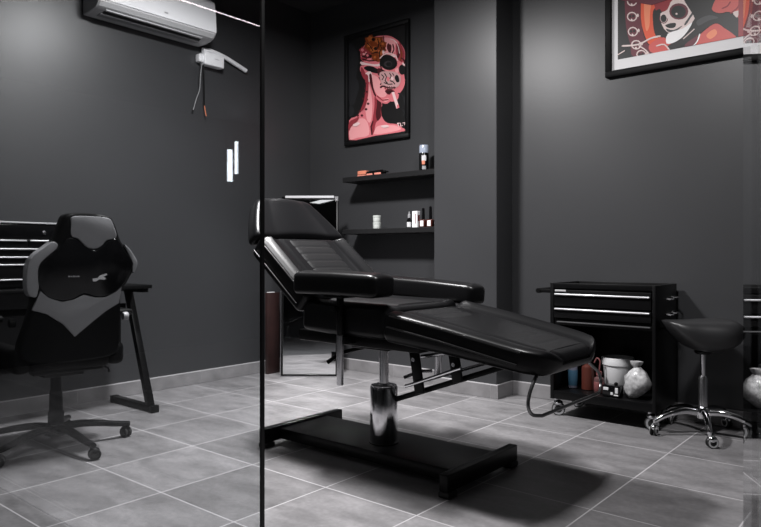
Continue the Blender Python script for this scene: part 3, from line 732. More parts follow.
('maroon','533,454 536,431 543,430 540,454'),
('maroon','557,450 560,427 567,427 564,450'),
('rust','327,834 326,816 299,819 289,801 265,809 253,827 222,835 231,853 239,865 238,888 267,876 286,876 313,872 310,850'),
('orange','303,843 294,840 295,831 285,832 277,837 265,836 264,845 263,851 258,860 270,860 276,863 286,864 290,855 299,851'),
('rust','472,821 476,808 470,796 449,806 434,799 419,808 419,823 400,835 412,845 425,848 433,862 450,849 463,842 483,834'),
('orange','458,827 452,823 447,822 443,816 436,822 430,824 423,828 427,833 425,839 428,844 437,840 443,843 449,838 450,833'),
('deep','240,814 241,802 237,788 215,797 200,793 182,800 183,816 165,828 173,840 191,840 199,855 217,844 229,835 251,827'),
('rose','228,819 223,814 215,813 211,806 202,812 196,816 185,820 191,827 189,833 192,840 203,835 211,838 219,833 219,826'),
('maroon','285,757 295,743 282,739 267,742 253,734 244,748 237,757 223,769 239,774 243,783 253,791 267,778 283,777 294,767'),
('rose','283,762 279,758 273,757 270,751 263,756 258,759 250,762 255,767 253,772 255,777 264,773 270,776 276,772 276,766'),
('rust','387,722 376,713 364,710 356,696 340,709 327,715 309,723 320,734 315,746 322,757 341,749 355,756 369,747 370,733'),
('orange','367,731 360,728 360,723 354,722 348,726 340,726 338,732 339,736 335,742 343,743 348,744 355,746 358,739 363,736'),
('black','258,872 293,839 324,790 333,792 301,841 265,876'),
('black','377,887 390,843 377,804 386,800 400,841 386,887'),
('black','313,769 360,771 408,751 410,758 360,778 310,777'),
('black','419,791 397,768 401,724 411,723 407,765 427,786'),
('black','578,629 563,611 537,600 504,600 470,609 439,627 416,651 405,677 408,701 423,720 450,730 483,730 518,720 548,702 570,679 581,653'),
('grey2p','543,640 537,628 521,621 498,621 475,629 458,642 452,657 458,669 475,676 498,676 521,668 537,655'),
('black','537,638 533,630 522,625 507,625 492,630 481,639 477,649 481,658 492,663 507,662 522,657 533,648'),
('pale','410,709 453,734 518,732 581,703 595,656 606,656 588,707 518,740 448,742 402,716'),
('deep','611,824 620,813 636,789 650,765 661,742 670,718 674,704 669,702 660,708 650,718 644,731 637,746 631,763 622,787 613,812'),
('pale','588,807 607,767 618,714 626,713 615,767 595,808')]
ART_LANDSCAPE = [('plum','131,650 168,660 216,645 249,618 251,581 237,533 226,487 224,448 225,412 226,379 228,350 230,324 234,298 239,271 245,242 253,216 264,192 276,170 287,151 299,134 311,120 306,112 271,112 220,112 181,112 166,132 164,163 161,195 152,228 143,262 136,300 131,339 128,380 126,432 122,507 120,592'),
('orange2','244,610 286,604 341,578 376,546 374,506 353,459 334,422 323,403 313,393 306,380 303,356 304,329 306,302 309,277 314,252 322,231 338,216 356,204 362,194 345,182 316,171 292,167 279,174 271,189 263,209 253,236 244,267 236,298 232,324 229,350 228,378 228,411 228,448 230,486 229,533 230,582'),
('amber','263,517 274,512 288,493 296,470 296,441 291,407 287,375 285,343 285,312 282,288 276,271 269,261 263,263 258,281 254,311 251,344 249,376 248,410 249,442 251,473 256,502'),
('salmon','280,167 300,182 331,195 357,201 373,198 384,189 394,177 407,164 419,147 426,133 429,119 427,112 415,112 383,112 340,112 306,112 287,125 278,147'),
('red2','325,501 363,503 414,489 449,470 454,446 443,417 431,394 423,380 414,372 404,367 391,363 376,363 362,365 346,367 331,371 320,386 313,423 312,470'),
('black','312,364 322,377 333,384 343,386 350,382 355,372 357,358 357,340 355,317 353,292 353,263 353,232 350,211 342,204 331,208 322,219 315,239 309,266 306,293 305,318 308,344'),
('cream','197,470 194,458 185,452 172,452 159,458 149,469 146,482 149,493 159,499 172,499 185,493 194,482 197,468 205,468 201,484 188,499 172,507 155,507 143,498 138,484 143,466 155,452 172,444 188,444 201,453 205,466'),
('black','168,478 165,473 160,471 154,475 152,482 154,488 160,489 165,485'),
('black','187,476 185,470 180,469 174,473 172,479 174,485 180,486 185,482'),
('cream','163,462 169,446 178,448 172,463'),
('cream','216,473 214,465 209,462 204,467 202,476 204,484 209,486 214,481'),
('cream','197,371 194,359 185,352 172,352 159,358 149,369 146,381 149,392 159,399 172,399 185,393 194,382 197,369 205,369 201,385 188,399 172,407 155,407 143,398 138,383 143,366 155,352 172,344 188,344 201,353 205,367'),
('black','168,378 165,373 160,371 154,375 152,382 154,388 160,389 165,385'),
('black','187,376 185,370 180,369 174,373 172,379 174,385 180,387 185,383'),
('cream','163,362 169,346 178,348 172,363'),
('cream','216,373 214,365 209,363 204,368 202,376 204,384 209,387 214,382'),
('cream','203,272 200,260 190,253 178,252 165,258 155,269 152,282 155,293 165,299 178,300 190,294 200,283 203,270 211,270 206,286 194,300 178,308 161,307 149,298 144,283 149,266 161,252 178,245 194,245 206,254 211,268'),
('black','174,279 171,273 166,272 160,276 158,282 160,288 166,290 171,286'),
('black','193,277 191,271 185,270 180,273 178,280 180,286 185,287 191,284'),
('cream','169,262 175,247 184,249 178,264'),
('cream','222,275 220,267 215,264 210,269 208,278 210,286 215,288 220,283'),
('cream','225,182 221,170 212,163 199,162 186,168 177,178 174,191 177,202 186,209 199,209 212,204 221,193 225,180 232,180 228,196 216,210 199,217 183,217 170,208 166,192 170,176 183,162 199,154 216,155 228,164 232,178'),
('black','195,189 193,183 187,181 182,185 180,192 182,198 187,199 193,195'),
('black','215,187 212,181 207,179 201,183 199,190 201,196 207,197 212,193'),
('cream','191,172 197,157 206,159 200,174'),
('cream','243,185 241,177 236,174 231,179 229,188 231,196 236,198 241,194'),
('cream','257,112 254,112 245,112 232,112 219,112 210,112 207,120 210,131 219,138 232,139 245,133 254,123 257,112 265,112 260,126 248,139 232,147 216,146 204,137 199,122 204,112 216,112 232,112 248,112 260,112 265,112'),
('black','228,118 226,112 221,112 215,114 213,121 215,127 221,128 226,125'),
('black','248,116 245,112 240,112 234,113 232,119 234,125 240,127 245,123'),
('cream','224,112 230,112 239,112 233,112'),
('cream','275,115 273,112 269,112 264,112 262,118 264,125 269,128 273,124'),
('cream','353,355 363,361 379,363 394,369 404,388 414,412 431,427 465,429 506,423 539,410 558,387 570,357 574,327 568,299 554,272 539,251 523,238 504,230 485,225 464,219 441,215 422,215 407,218 396,226 385,237 374,252 365,271 357,291 352,313 350,337'),
('black','390,314 387,302 381,295 371,294 362,299 355,310 353,323 355,335 362,342 371,344 381,338 387,327'),
('plum','393,314 390,300 382,292 371,291 361,297 353,308 350,323 353,337 348,340 344,325 348,307 358,293 371,285 385,287 395,297 398,312'),
('black','381,271 387,275 400,278 413,279 425,278 437,276 445,272 447,264 445,255 440,249 431,246 420,246 408,249 396,255 385,264'),
('grey2','385,251 395,247 413,237 431,232 452,236 474,245 485,248 480,242 465,231 449,223 434,221 417,222 404,225 393,234 386,245'),
('plum','519,329 515,310 503,296 485,289 463,290 441,299 423,314 410,334 406,355 410,374 423,388 441,394 463,393 485,384 503,369 515,349'),
('black','505,329 502,315 493,304 478,299 462,300 445,307 430,319 420,334 417,350 420,364 430,375 445,380 462,379 478,372 493,360 502,345'),
('cream','456,328 454,324 450,323 445,326 443,331 445,336 450,336 454,333'),
('grey2','505,248 515,259 526,276 536,290 544,299 549,306 552,311 551,316 547,320 543,320 539,316 534,308 527,299 517,285 504,269 496,256 495,249 499,246'),
('salmon','661,410 732,405 825,383 890,353 901,312 886,263 872,217 870,178 868,143 866,117 862,112 858,112 851,112 843,120 833,142 823,165 815,189 806,213 795,235 781,251 765,264 748,273 732,276 714,274 697,277 680,284 663,296 652,314 642,347 639,387'),
('black','493,435 542,436 616,416 668,392 675,367 661,337 653,311 663,291 680,275 697,265 714,264 731,269 748,265 768,245 789,217 806,189 817,163 824,137 825,118 821,112 811,112 795,112 769,130 738,168 712,198 699,211 691,216 683,218 672,220 661,218 646,212 623,201 596,185 570,170 547,155 525,141 501,128 471,118 438,112 414,112 400,116 394,129 398,141 414,147 438,153 462,161 481,175 500,192 516,208 533,221 547,234 556,248 559,261 557,275 549,299 525,344 496,400'),
('grey2','570,261 588,270 614,277 638,278 661,271 681,260 690,250 681,248 660,248 638,246 617,239 594,230 578,227 569,235 565,249'),
('salmon','553,112 548,115 558,137 574,158 596,178 623,197 646,211 661,217 672,219 683,217 694,211 705,201 719,185 748,159 779,127 790,112 764,112 716,112 668,112 624,112 582,112'),
('amber','623,160 634,172 653,183 668,187 677,181 683,168 683,156 674,145 659,135 646,131 635,137 625,149'),
('plum','501,128 517,140 540,152 559,162 568,169 572,173 574,169 574,152 571,127 563,112 546,112 525,112 509,112 500,112 497,117'),
('white','398,216 422,223 455,226 485,229 511,240 533,253 543,255 536,238 517,210 497,187 480,173 463,163 446,156 425,151 404,150 390,155 385,172 387,197'),
('red2','761,259 771,264 783,271 794,279 801,288 806,297 809,304 808,308 806,311 803,310 799,304 795,295 789,286 778,279 766,272 757,266 755,262 757,259'),
('red2','809,214 814,228 821,247 827,265 831,280 835,293 837,302 836,307 834,309 831,306 828,297 824,284 820,269 814,252 807,233 802,219 802,212 805,210'),
('red2','848,136 851,159 855,190 858,220 861,244 864,265 865,280 864,288 861,289 858,283 856,268 854,247 851,222 848,193 843,161 841,139 842,129 845,128'),
('red2','714,297 722,299 734,302 744,307 750,314 756,322 759,328 758,332 756,334 753,334 749,329 745,321 739,314 729,310 718,308 710,305 708,302 710,299'),
('cream','770,264 779,268 795,269 806,268 808,263 805,256 802,249 799,240 796,230 791,228 783,237 773,252'),
('cream','841,130 846,135 855,138 862,138 865,131 866,122 865,114 861,112 856,112 851,112 847,113 842,122'),
('white','582,174 578,163 573,147 567,133 558,122 548,113 541,112 539,112 541,112 546,112 554,112 564,117 573,128 580,143 586,159 589,170 588,176 586,178'),
('cream','553,214 487,166 491,161 557,209'),
('cream','78,139 128,159 124,166 78,146'),
('cream','117,189 144,185 181,180 216,180 244,186 270,196 293,203 316,205 336,205 349,206 355,209 354,213 347,216 333,217 312,216 290,213 267,206 241,196 213,190 179,191 142,196 116,200 105,198 105,193'),
('cream','217,171 229,161 246,147 260,133 270,120 278,112 284,112 288,112 291,112 290,112 285,112 276,125 266,138 251,153 234,167 222,177 216,179 214,177'),
('cream','330,148 342,149 359,151 375,148 387,136 397,118 405,112 410,112 413,112 411,112 404,124 391,142 377,156 360,160 342,159 329,156 324,154 325,150'),
('red2','800,112 920,112 950,300 930,640 780,640 800,400'),
('cream','840,160 900,140 920,200 860,240'),
('plum','100,500 300,420 550,450 750,500 800,650 100,650')]

# ------------------------------------------------------------------ racing style office chair (local: +y is where it faces)
GCX, GCY, GRZ = -3.635, 1.646, math.radians(84)
gc = thing('office_chair', 'black and grey racing style office chair seen from behind at the desk', 'office chair', (GCX, GCY, 0), GRZ)
def gmap(cx, cy):
    """outline units -> local (x, z) on the back's own plane"""
    z = 1.03 + (254.6 - (205 + cy / 3.63)) * .00502
    x = (20 + cx / 3.63 - (88 + (z - 1.0) * 25)) * .0053
    return x + .0325 - (max(0, 1.0 - z)) * .17, z
def yback(z): return -.256 - (z - .5) * .155
def G(pts, n=4, smooth=True):
    P = [gmap(*p) for p in pts]
    if not smooth: return P
    return [(v.x, v.y) for v in cr([(p[0], p[1], 0) for p in P], n, True)]
OUT = [(200, 36), (270, 30), (338, 38), (358, 66), (376, 130), (402, 162), (424, 204), (424, 232), (402, 285), (384, 325), (392, 420), (398, 520), (370, 566), (230, 575), (104, 566), (62, 520), (80, 420), (92, 335), (72, 305), (66, 250), (68, 212), (98, 175), (146, 135), (176, 75)]
def shell(pts, y0, y1, r=.016):
    def f(b):
        c = Vector((sum(p[0] for p in pts) / len(pts), sum(p[1] for p in pts) / len(pts)))
        def ring(ins, dy):
            o = []
            n = len(pts)
            for i, p in enumerate(pts):
                a, q = Vector(pts[i - 1]), Vector(pts[(i + 1) % n]); t = (q - a).normalized(); nn = Vector((t.y, -t.x))
                if nn.dot(Vector(p) - c) < 0: nn = -nn
                w = Vector(p) - nn * ins
                o.append(Vector((w.x, yback(w.y) + dy, w.y)))
            return o
        b.loft([ring(r, y0), ring(r * .3, y0 + r * .3), ring(0, y0 + r), ring(0, y1 - r), ring(r * .3, y1 - r * .3), ring(r, y1)])
    return f
back = part(gc, 'backrest', M_BLACKM, shell(G(OUT), 0, .095), local=True, sharp=50)
def plate(pts, y0=-.007, y1=.004): 
    def f(b): b.prism(pts, lambda x, z: Vector((x, yback(z) + y0, z)), lambda x, z: Vector((x, yback(z) + y1, z)))
    return f
def panel(name, m, pts, y0=-.007, y1=.01, smooth=True, parent=None, r=.003):
    return part(gc, name, m, shell(G(pts, 4, smooth), y0, y1, r), parent or back, True, 50)
panel('head_panel', M_GREYV, [(212, 46), (272, 42), (334, 47), (349, 72), (356, 116), (322, 127), (300, 149), (275, 159), (250, 151), (226, 124), (204, 113), (206, 72)])
cover = panel('lumbar_cover', M_GLOSSB, [(192, 121), (226, 131), (250, 156), (275, 164), (301, 154), (326, 133), (358, 123), (382, 165), (408, 205), (408, 235), (388, 285), (358, 318), (322, 333), (290, 333), (250, 320), (215, 338), (180, 343), (134, 328), (108, 300), (98, 270), (97, 218), (138, 178), (168, 145)], -.010)
panel('shoulder_panel', M_GREYV, [(142, 135), (158, 150), (118, 186), (96, 212), (93, 242), (100, 300), (96, 328), (74, 320), (64, 282), (63, 215), (83, 180), (112, 157)], -.006, .06)
panel('shoulder_panel', M_GREYV, [(384, 142), (406, 165), (427, 205), (427, 232), (418, 250), (412, 215), (396, 175)], -.006, .06)
panel('lower_panel', M_GREYV, [(108, 307), (134, 334), (180, 349), (215, 344), (250, 327), (290, 339), (324, 339), (362, 322), (380, 303), (376, 363), (330, 393), (280, 437), (233, 480), (190, 430), (134, 390), (88, 374)], -.006, .01, False)
def deco(polys):
    def f(b):
        for pts in polys: b.prism([gmap(*p) for p in pts], lambda x, z: Vector((x, yback(z) - .0125, z)), lambda x, z: Vector((x, yback(z) - .009, z)))
    return f
part(gc, 'emblem', M_OFFW, deco([[(272, 268), (290, 266), (296, 257), (318, 250), (322, 255), (308, 262), (318, 268), (314, 273), (296, 271), (284, 278), (274, 278)]]), cover, True)
part(gc, 'lettering', M_GREYP, deco([[(x, 256), (x + w, 256), (x + w, 261), (x, 261)] for x, w in ((190, 6), (198, 5), (205, 7), (214, 4), (220, 7))]), cover, True)
def gseat(b):
    b.box(-.20, .20, -.235, .29, .440, .525, .03, 3)
part(gc, 'seat', M_BLACKM, gseat, local=True)
for sx in (-1, 1):
    part(gc, 'seat_bolster', M_BLACKM, lambda b: b.box(min(sx * .19, sx * .275), max(sx * .19, sx * .275), -.235, .27, .445, .565, .03, 3), local=True)
part(gc, 'tilt_mechanism', M_BLACK, lambda b: (b.box(-.10, .10, -.13, .14, .395, .440, .008), b.box(-.17, .17, -.20, -.12, .425, .445, .004)), local=True)
part(gc, 'tilt_lever', M_BLACK, lambda b: b.tube([(.08, -.02, .415), (.24, -.03, .412), (.268, -.03, .395), (.272, -.03, .375)], .006, 8), local=True)
part(gc, 'gas_lift', M_BLACK, lambda b: b.lathe(0, 0, [(.003, .085), (.040, .085), (.040, .19), (.034, .20), (.032, .30), (.027, .31), (.027, .395), (.003, .395)], 24), local=True)
for sx in (-1, 1):
    pad = part(gc, 'armrest', M_BLACKM, lambda b: b.box(sx * .325 - .045, sx * .325 + .045, -.12, .14, .695, .728, .014, 3), local=True)
    part(gc, 'armrest_post', M_BLACK, lambda b: (b.box(sx * .325 - .016, sx * .325 + .016, -.03, .05, .46, .70, .006), b.box(min(sx * .10, sx * .341), max(sx * .10, sx * .341), -.03, .05, .425, .462, .005)), pad, True)
    part(gc, 'recline_hinge_cover', M_GREYP if sx > 0 else M_BLACKM, lambda b: b.cyl((sx * .262, -.23, .70), (sx * .292, -.23, .70), .022, n=16, bev=.006), back, True)
part(gc, 'hub', M_BLACK, lambda b: b.lathe(0, 0, [(.003, .070), (.055, .072), (.058, .11), (.048, .125), (.003, .126)], 24), local=True)
for k in range(5):
    a = math.radians(2 + 72 * k) - GRZ; R = .366
    ca, sa = math.cos(a), math.sin(a)
    arm = part(gc, 'base_arm', M_BLACK, lambda b: b.tube(cr([(ca * q, sa * q, z) for q, z in ((.03, .108), (.12, .112), (.22, .100), (.30, .085), (R + .012, .074))], 4), [.027 - .009 * i / 16 for i in range(17)], 10, flat=.8), local=True)
    ex, ey = ca * R, sa * R; wa = a + [1.3, 2.0, .7, 1.1, 2.3][k]
    part(gc, 'castor_wheel', None, lambda b: castor(b, ex, ey, wa, .029, .016, .004, M_BLACKM), arm, True)
    part(gc, 'castor_fork', M_BLACKM, lambda b: fork(b, ex, ey, wa, .029, .078), arm, True)

# ------------------------------------------------------------------ desk along the left wall, with a tool chest on it
desk = thing('desk', 'black desk along the left wall with slanted steel legs', 'desk', (-4.28, 1.84, 0))
part(desk, 'desktop', M_BLACKM, lambda b: b.box(-4.55, -4.0, 1.25, 2.44, .808, .832, .004))
for y in (1.34, 2.42):
    lg = part(desk, 'leg', M_BLACK, lambda b: b.box(-.022, .022, y - .022, y + .022, 0, .835, .003, M=Matrix.Translation((-3.99, 0, .03)) @ Matrix.Rotation(math.radians(-20.2), 4, 'Y')))
    part(desk, 'floor_beam', M_BLACK, lambda b: (b.box(-4.46, -3.93, y - .024, y + .024, .006, .044, .004), b.box(-3.962, -3.928, y - .027, y + .027, 0, .047, .004), b.box(-4.464, -4.43, y - .027, y + .027, 0, .047, .004)), lg)
    part(desk, 'top_rail', M_BLACK, lambda b: b.box(-4.50, -4.05, y - .022, y + .022, .780, .808, .003), lg)
part(desk, 'rear_rail', M_BLACK, lambda b: b.box(-4.30, -4.26, 1.36, 2.40, .66, .70, .003))
chest = thing('tool_chest', 'black multi-drawer tool chest with silver pulls on the desk behind the office chair', 'tool chest', (-4.31, 1.66, .833))
CF, CY1, CY2 = -4.12, 1.30, 2.02
part(chest, 'chest_body', M_BLACK, lambda b: (b.box(-4.50, CF, CY1, CY2, .833, 1.222, .004), b.box(-4.50, CF + .006, CY1, CY2, 1.206, 1.224, .003)))
part(chest, 'lid_edge', M_SATIN, lambda b: b.box(CF + .004, CF + .011, CY1 + .005, CY2 - .005, 1.212, 1.221, .002, 1))
lid = part(chest, 'lid_front', M_GLOSSB, lambda b: b.box(CF - .01, CF + .005, CY1 + .012, CY2 - .012, 1.128, 1.205, .003))
part(chest, 'lock', M_STEEL, lambda b: b.cyl((CF + .004, 1.792, 1.160), (CF + .012, 1.792, 1.160), .011, n=16, bev=.002), lid)
for y0, y1, z0, z1 in ((CY1 + .012, 1.698, 1.074, 1.120), (1.704, CY2 - .012, 1.074, 1.120), (CY1 + .012, CY2 - .012, 1.026, 1.071), (CY1 + .012, CY2 - .012, .982, 1.023), (CY1 + .012, CY2 - .012, .896, .979), (CY1 + .012, CY2 - .012, .842, .893)):
    dr = part(chest, 'drawer', M_BLACK, lambda b: b.box(CF - .20, CF + .006, y0, y1, z0, z1, .003))
    part(chest, 'drawer_pull', M_SATIN, lambda b: b.box(CF + .004, CF + .018, y0 + .006, y1 - .006, z1 - .014, z1 - .004, .004, 2), dr)

# ------------------------------------------------------------------ air conditioner and what hangs below it
ac = thing('air_conditioner', 'white wall-mounted split air conditioner high on the left wall', 'air conditioner', (XL, 2.73, 2.68))
AY0, AY1 = 2.255, 3.205
def acbody(b):
    prof = [(0, 2.690), (.09, 2.690), (.165, 2.700), (.200, 2.715), (.222, 2.742), (.226, 2.80), (.218, 2.90), (.205, 2.985), (.18, 3.015), (.12, 3.02), (0, 3.02)]
    def ring(y, k):
        return [Vector((XL + .001 + x * (1 if k == 0 else .97), y, z + (0 if k == 0 else (.006 if z < 2.8 else -.006)))) for x, z in prof]
    b.loft([ring(AY0, 1), ring(AY0 + .012, 0), ring(AY1 - .012, 0), ring(AY1, 1)])
part(ac, 'casing', mat('white_ac_casing', (.50, .50, .51), .4), acbody, sharp=25)
fp = part(ac, 'front_panel', M_WHITEP, lambda b: b.loft([[Vector((XL + x, y, z)) for x, z in ((.223, 2.752), (.232, 2.754), (.232, 2.80), (.224, 2.90), (.211, 2.985), (.20, 2.998), (.19, 2.99), (.21, 2.90), (.22, 2.80))] for y in (AY0 + .006, AY0 + .01, AY1 - .01, AY1 - .006)]), sharp=25)
part(ac, 'emblem', M_GREYP, lambda b: [b.box(XL + .2255, XL + .2335, 2.745 + q, 2.745 + q + w, 2.785, 2.797) for q, w in ((0, .010), (.014, .014))], fp)
part(ac, 'outlet_slot', M_DARKSLOT, lambda b: b.box(-.016, .016, AY0 + .07, AY1 - .10, -.004, .004, M=Matrix.Translation((XL + .150, 0, 2.6965)) @ Matrix.Rotation(math.radians(-9), 4, 'Y')))
part(ac, 'louvre_flap', M_GREYP, lambda b: b.box(-.030, .030, AY0 + .06, AY1 - .09, -.004, .003, .002, M=Matrix.Translation((XL + .100, 0, 2.688))))
part(ac, 'outlet_lip', M_OFFW, lambda b: b.box(-.008, .008, AY0 + .07, AY1 - .10, -.003, .004, .002, M=Matrix.Translation((XL + .176, 0, 2.701)) @ Matrix.Rotation(math.radians(-14), 4, 'Y')))
pm = thing('mounted_pump', 'small white pump box with a slanting conduit and hanging wires below the air conditioner', 'pump', (XL, 3.30, 2.55))
part(pm, 'pump_case', M_WHITEP, lambda b: (b.box(XL + .001, XL + .075, 3.205, 3.395, 2.545, 2.648, .010, 3), b.box(XL + .001, XL + .060, 3.165, 3.210, 2.560, 2.625, .010, 3)))
part(pm, 'case_lettering', M_GREYP, lambda b: [b.box(XL + .0745, XL + .0757, 3.30 + q, 3.30 + q + .007, 2.60, 2.606) for q in (0, .011, .022, .033)])
part(pm, 'conduit', M_WHITEP, lambda b: b.tube(cr([(XL + .035, 3.212, 2.664), (XL + .035, 3.29, 2.672), (XL + .032, 3.42, 2.656), (XL + .028, 3.55, 2.622), (XL + .024, 3.655, 2.592)], 5), .0185, 14))
part(pm, 'wire', mat('dark_grey_wire', (.12, .12, .125), .45), lambda b: b.tube(cr([(XL + .05, 3.195, 2.565), (XL + .05, 3.18, 2.45), (XL + .045, 3.175, 2.34), (XL + .04, 3.145, 2.25), (XL + .04, 3.120, 2.17)], 5), .0055, 8))
wr = part(pm, 'wire', M_BLACKM, lambda b: b.tube(cr([(XL + .045, 3.215, 2.562), (XL + .045, 3.218, 2.42), (XL + .042, 3.224, 2.22)], 5), .0045, 8))
part(pm, 'bare_end', M_COPW, lambda b: b.tube(cr([(XL + .042, 3.224, 2.222), (XL + .040, 3.232, 2.18), (XL + .038, 3.244, 2.140)], 5), .0036, 8), wr)

# ------------------------------------------------------------------ framed prints
def srgb(*c): return tuple(((v / 255) / 12.92 if v / 255 <= .04045 else ((v / 255 + .055) / 1.055) ** 2.4) for v in c)
INKS = {k: mat('print_ink_' + k, srgb(*v), .45) for k, v in dict(bone=(206, 160, 160), grey2p=(52, 46, 50), rose=(222, 120, 128), pink=(243, 165, 168), pale=(240, 205, 205), deep=(150, 52, 62), maroon=(72, 18, 25), rust=(128, 56, 22), orange=(182, 96, 46), grey=(30, 30, 33), black=(13, 12, 13), plum=(98, 30, 46), orange2=(225, 86, 52), amber=(238, 138, 100), salmon=(206, 86, 80), red2=(148, 32, 42), cream=(226, 206, 202), grey2=(62, 62, 64), white=(245, 243, 243)).items()}
def art(data, x0, z0, y, rect):
    def f(b):
        a, c, d, e = rect
        b.use(INKS['black'])._face([b.bm.verts.new((x0 + p, y, z0 + q)) for p, q in ((a, d), (c, d), (c, e), (a, e))], False)
        for i, (k, s) in enumerate(data):
            yy = y - .00025 - .00006 * i
            pts = [tuple(int(v) / 1000 for v in w.split(',')) for w in s.split()]
            pts = [p for j, p in enumerate(pts) if p != pts[j - 1]]
            if len(pts) < 3: continue
            b.use(INKS[k])._face([b.bm.verts.new((x0 + p, yy, z0 + q)) for p, q in pts], False)
    return f
def frame_bm(x0, x1, z0, z1, w, y0, y1):
    def f(b):
        b.box(x0, x1, y0, y1, z0, z0 + w, .003, 1); b.box(x0, x1, y0, y1, z1 - w, z1, .003, 1)
        b.box(x0, x0 + w, y0, y1, z0 + w - .001, z1 - w + .001, .003, 1); b.box(x1 - w, x1, y0, y1, z0 + w - .001, z1 - w + .001, .003, 1)
        b.box(x0 + w - .002, x1 - w + .002, y1 - .008, y1, z0 + w - .002, z1 - w + .002)
    return f
M_FRAME = mat('black_picture_frame', (.005, .005, .0055), .6, spec=.2)
p1 = thing('framed_picture', 'black-framed portrait print of a pink skull-eyed face with a cigarette above the shelves', 'picture', (-3.748, YB, 2.0))
part(p1, 'frame', M_FRAME, frame_bm(-4.11, -3.385, 2.0, 2.985, .037, 4.408, YB - .001))
part(p1, 'print', None, art(ART_PORTRAIT, -4.11, 2.0, 4.4305, (.034, .690, .034, .952)))
p2 = thing('framed_picture', 'large black-framed red print with a white mount, high on the back wall at the right', 'picture', (-1.20, YB, 2.21))
part(p2, 'frame', M_FRAME, frame_bm(-1.73, -.69, 2.21, 2.98, .040, 4.405, YB - .001))
part(p2, 'mount', M_PAPER, lambda b: b.box(-1.692, -.728, 4.4295, 4.432, 2.248, 2.942))
part(p2, 'print', None, art(ART_LANDSCAPE, -1.73, 2.21, 4.4290, (.078, .965, .112, .66)))

# ------------------------------------------------------------------ wall shelves and what stands on them
sg = 'black floating wall shelves'
single('wall_shelf', M_SHELF, lambda b: b.box(-3.955, PX0 - .001, 4.222, YB - .001, 1.648, 1.690, .003, 1), 'upper black floating shelf below the portrait print', 'shelf', (-3.47, 4.33, 1.648), sg)
single('wall_shelf', M_SHELF, lambda b: b.box(-3.955, PX0 - .001, 4.222, YB - .001, 1.203, 1.245, .003, 1), 'lower black floating shelf behind the treatment chair', 'shelf', (-3.47, 4.33, 1.203), sg)
U, Lw = 1.691, 1.246
ct = thing('carton', 'small copper-orange carton at the left end of the upper shelf', 'carton', (-3.782, 4.30, U))
part(ct, 'carton_box', M_COPPER, lambda b: b.box(-3.828, -3.738, 4.275, 4.325, U, U + .050, .003))
part(ct, 'pale_band', M_SALMONL, lambda b: b.box(-3.829, -3.737, 4.2742, 4.326, U + .004, U + .013), None)
part(ct, 'dark_band', M_INK, lambda b: b.box(-3.829, -3.737, 4.2742, 4.326, U + .015, U + .019), None)
def lying(x, r, L, lab, cap, label):
    t = thing('ink_bottle', label, 'bottle', (x, 4.29, U), group='small dark bottles lying on the upper shelf')
    part(t, 'bottle_body', M_GLOSSB, lambda b: b.cyl((x - L / 2, 4.29, U + r), (x + L / 2, 4.29, U + r), r, n=20, bev=.004))
    part(t, 'label_band', M_SALMONL, lambda b: b.box(x - L * .42, x + L * .42, 4.29 - r - .001, 4.29 - r * .6, U + .004, U + r * .95, .002, 1))
    if cap: part(t, 'cap', M_BLACKM, lambda b: (b.cyl((x + L / 2, 4.29, U + r), (x + L / 2 + .03, 4.29, U + r), r * .6, n=16, bev=.003), b.cyl((x + L / 2 + .03, 4.29, U + r), (x + L / 2 + .055, 4.29, U + r), r * .3, n=12)))
lying(-3.690, .021, .078, 0, False, 'small dark bottle with a salmon label lying next to the copper carton')
lying(-3.600, .0225, .082, 0, True, 'small dark bottle with a black cap, right of its twin on the upper shelf')
sp = thing('spray_can', 'black spray can with a clear bluish cap on the upper shelf by the pier', 'spray can', (-3.145, 4.30, U))
part(sp, 'can_body', M_GLOSSB, lambda b: b.lathe(-3.145, 4.30, [(.003, U), (.036, U), (.040, U + .004), (.040, U + .135), (.036, U + .146), (.003, U + .147)], 28))
part(sp, 'clear_cap', M_CLEARCAP, lambda b: b.lathe(-3.145, 4.30, [(.038, U + .140), (.038, U + .195), (.034, U + .203), (.003, U + .204)], 28))
def arc_label(x, y, r, a0, a1, z0, z1):
    def f(b):
        n = 8
        rows = [[Vector((x + q * math.cos(lerp(a0, a1, k / n)), y + q * math.sin(lerp(a0, a1, k / n)), z)) for k in range(n + 1)] for q, z in ((r, z0), (r, z1))]
        b.loft(rows, cap=False, closed=False)
    return f
ad = math.radians(-50)
part(sp, 'label_figure', M_OFFW, arc_label(-3.145, 4.30, .0405, ad - .55, ad + .35, U + .075, U + .118))
part(sp, 'label_mark', M_COPPER, arc_label(-3.145, 4.30, .0407, ad - .5, ad + .1, U + .048, U + .078))
part(sp, 'label_seal', M_GREYP, arc_label(-3.145, 4.30, .0405, ad - .45, ad + .3, U + .008, U + .036))
jg = 'white jars stacked on the lower shelf'
for i, lb in enumerate(('lower of the two stacked white jars on the lower shelf', 'upper of the two stacked white jars on the lower shelf')):
    z = Lw + i * .056; j = thing('jar', lb, 'jar', (-3.632, 4.30, z), group=jg)
    part(j, 'jar_body', mat('white_jar', (.52, .54, .52), .4), lambda b: b.lathe(-3.632, 4.30, [(.003, z), (.031, z), (.033, z + .003), (.033, z + .036), (.003, z + .037)], 28))
    part(j, 'lid', mat('jar_lid', (.40, .42, .40), .4), lambda b: b.lathe(-3.632, 4.30, [(.003, z + .036), (.0345, z + .037), (.0345, z + .053), (.032, z + .055), (.003, z + .0555)], 28))
db = thing('dropper_bottle', 'small dark dropper bottle with a white label beside the white carton on the lower shelf', 'bottle', (-3.292, 4.30, Lw))
part(db, 'bottle_body', M_GLOSSB, lambda b: b.lathe(-3.292, 4.30, [(.003, Lw), (.020, Lw), (.021, Lw + .003), (.021, Lw + .062), (.010, Lw + .075), (.010, Lw + .085), (.003, Lw + .085)], 24))
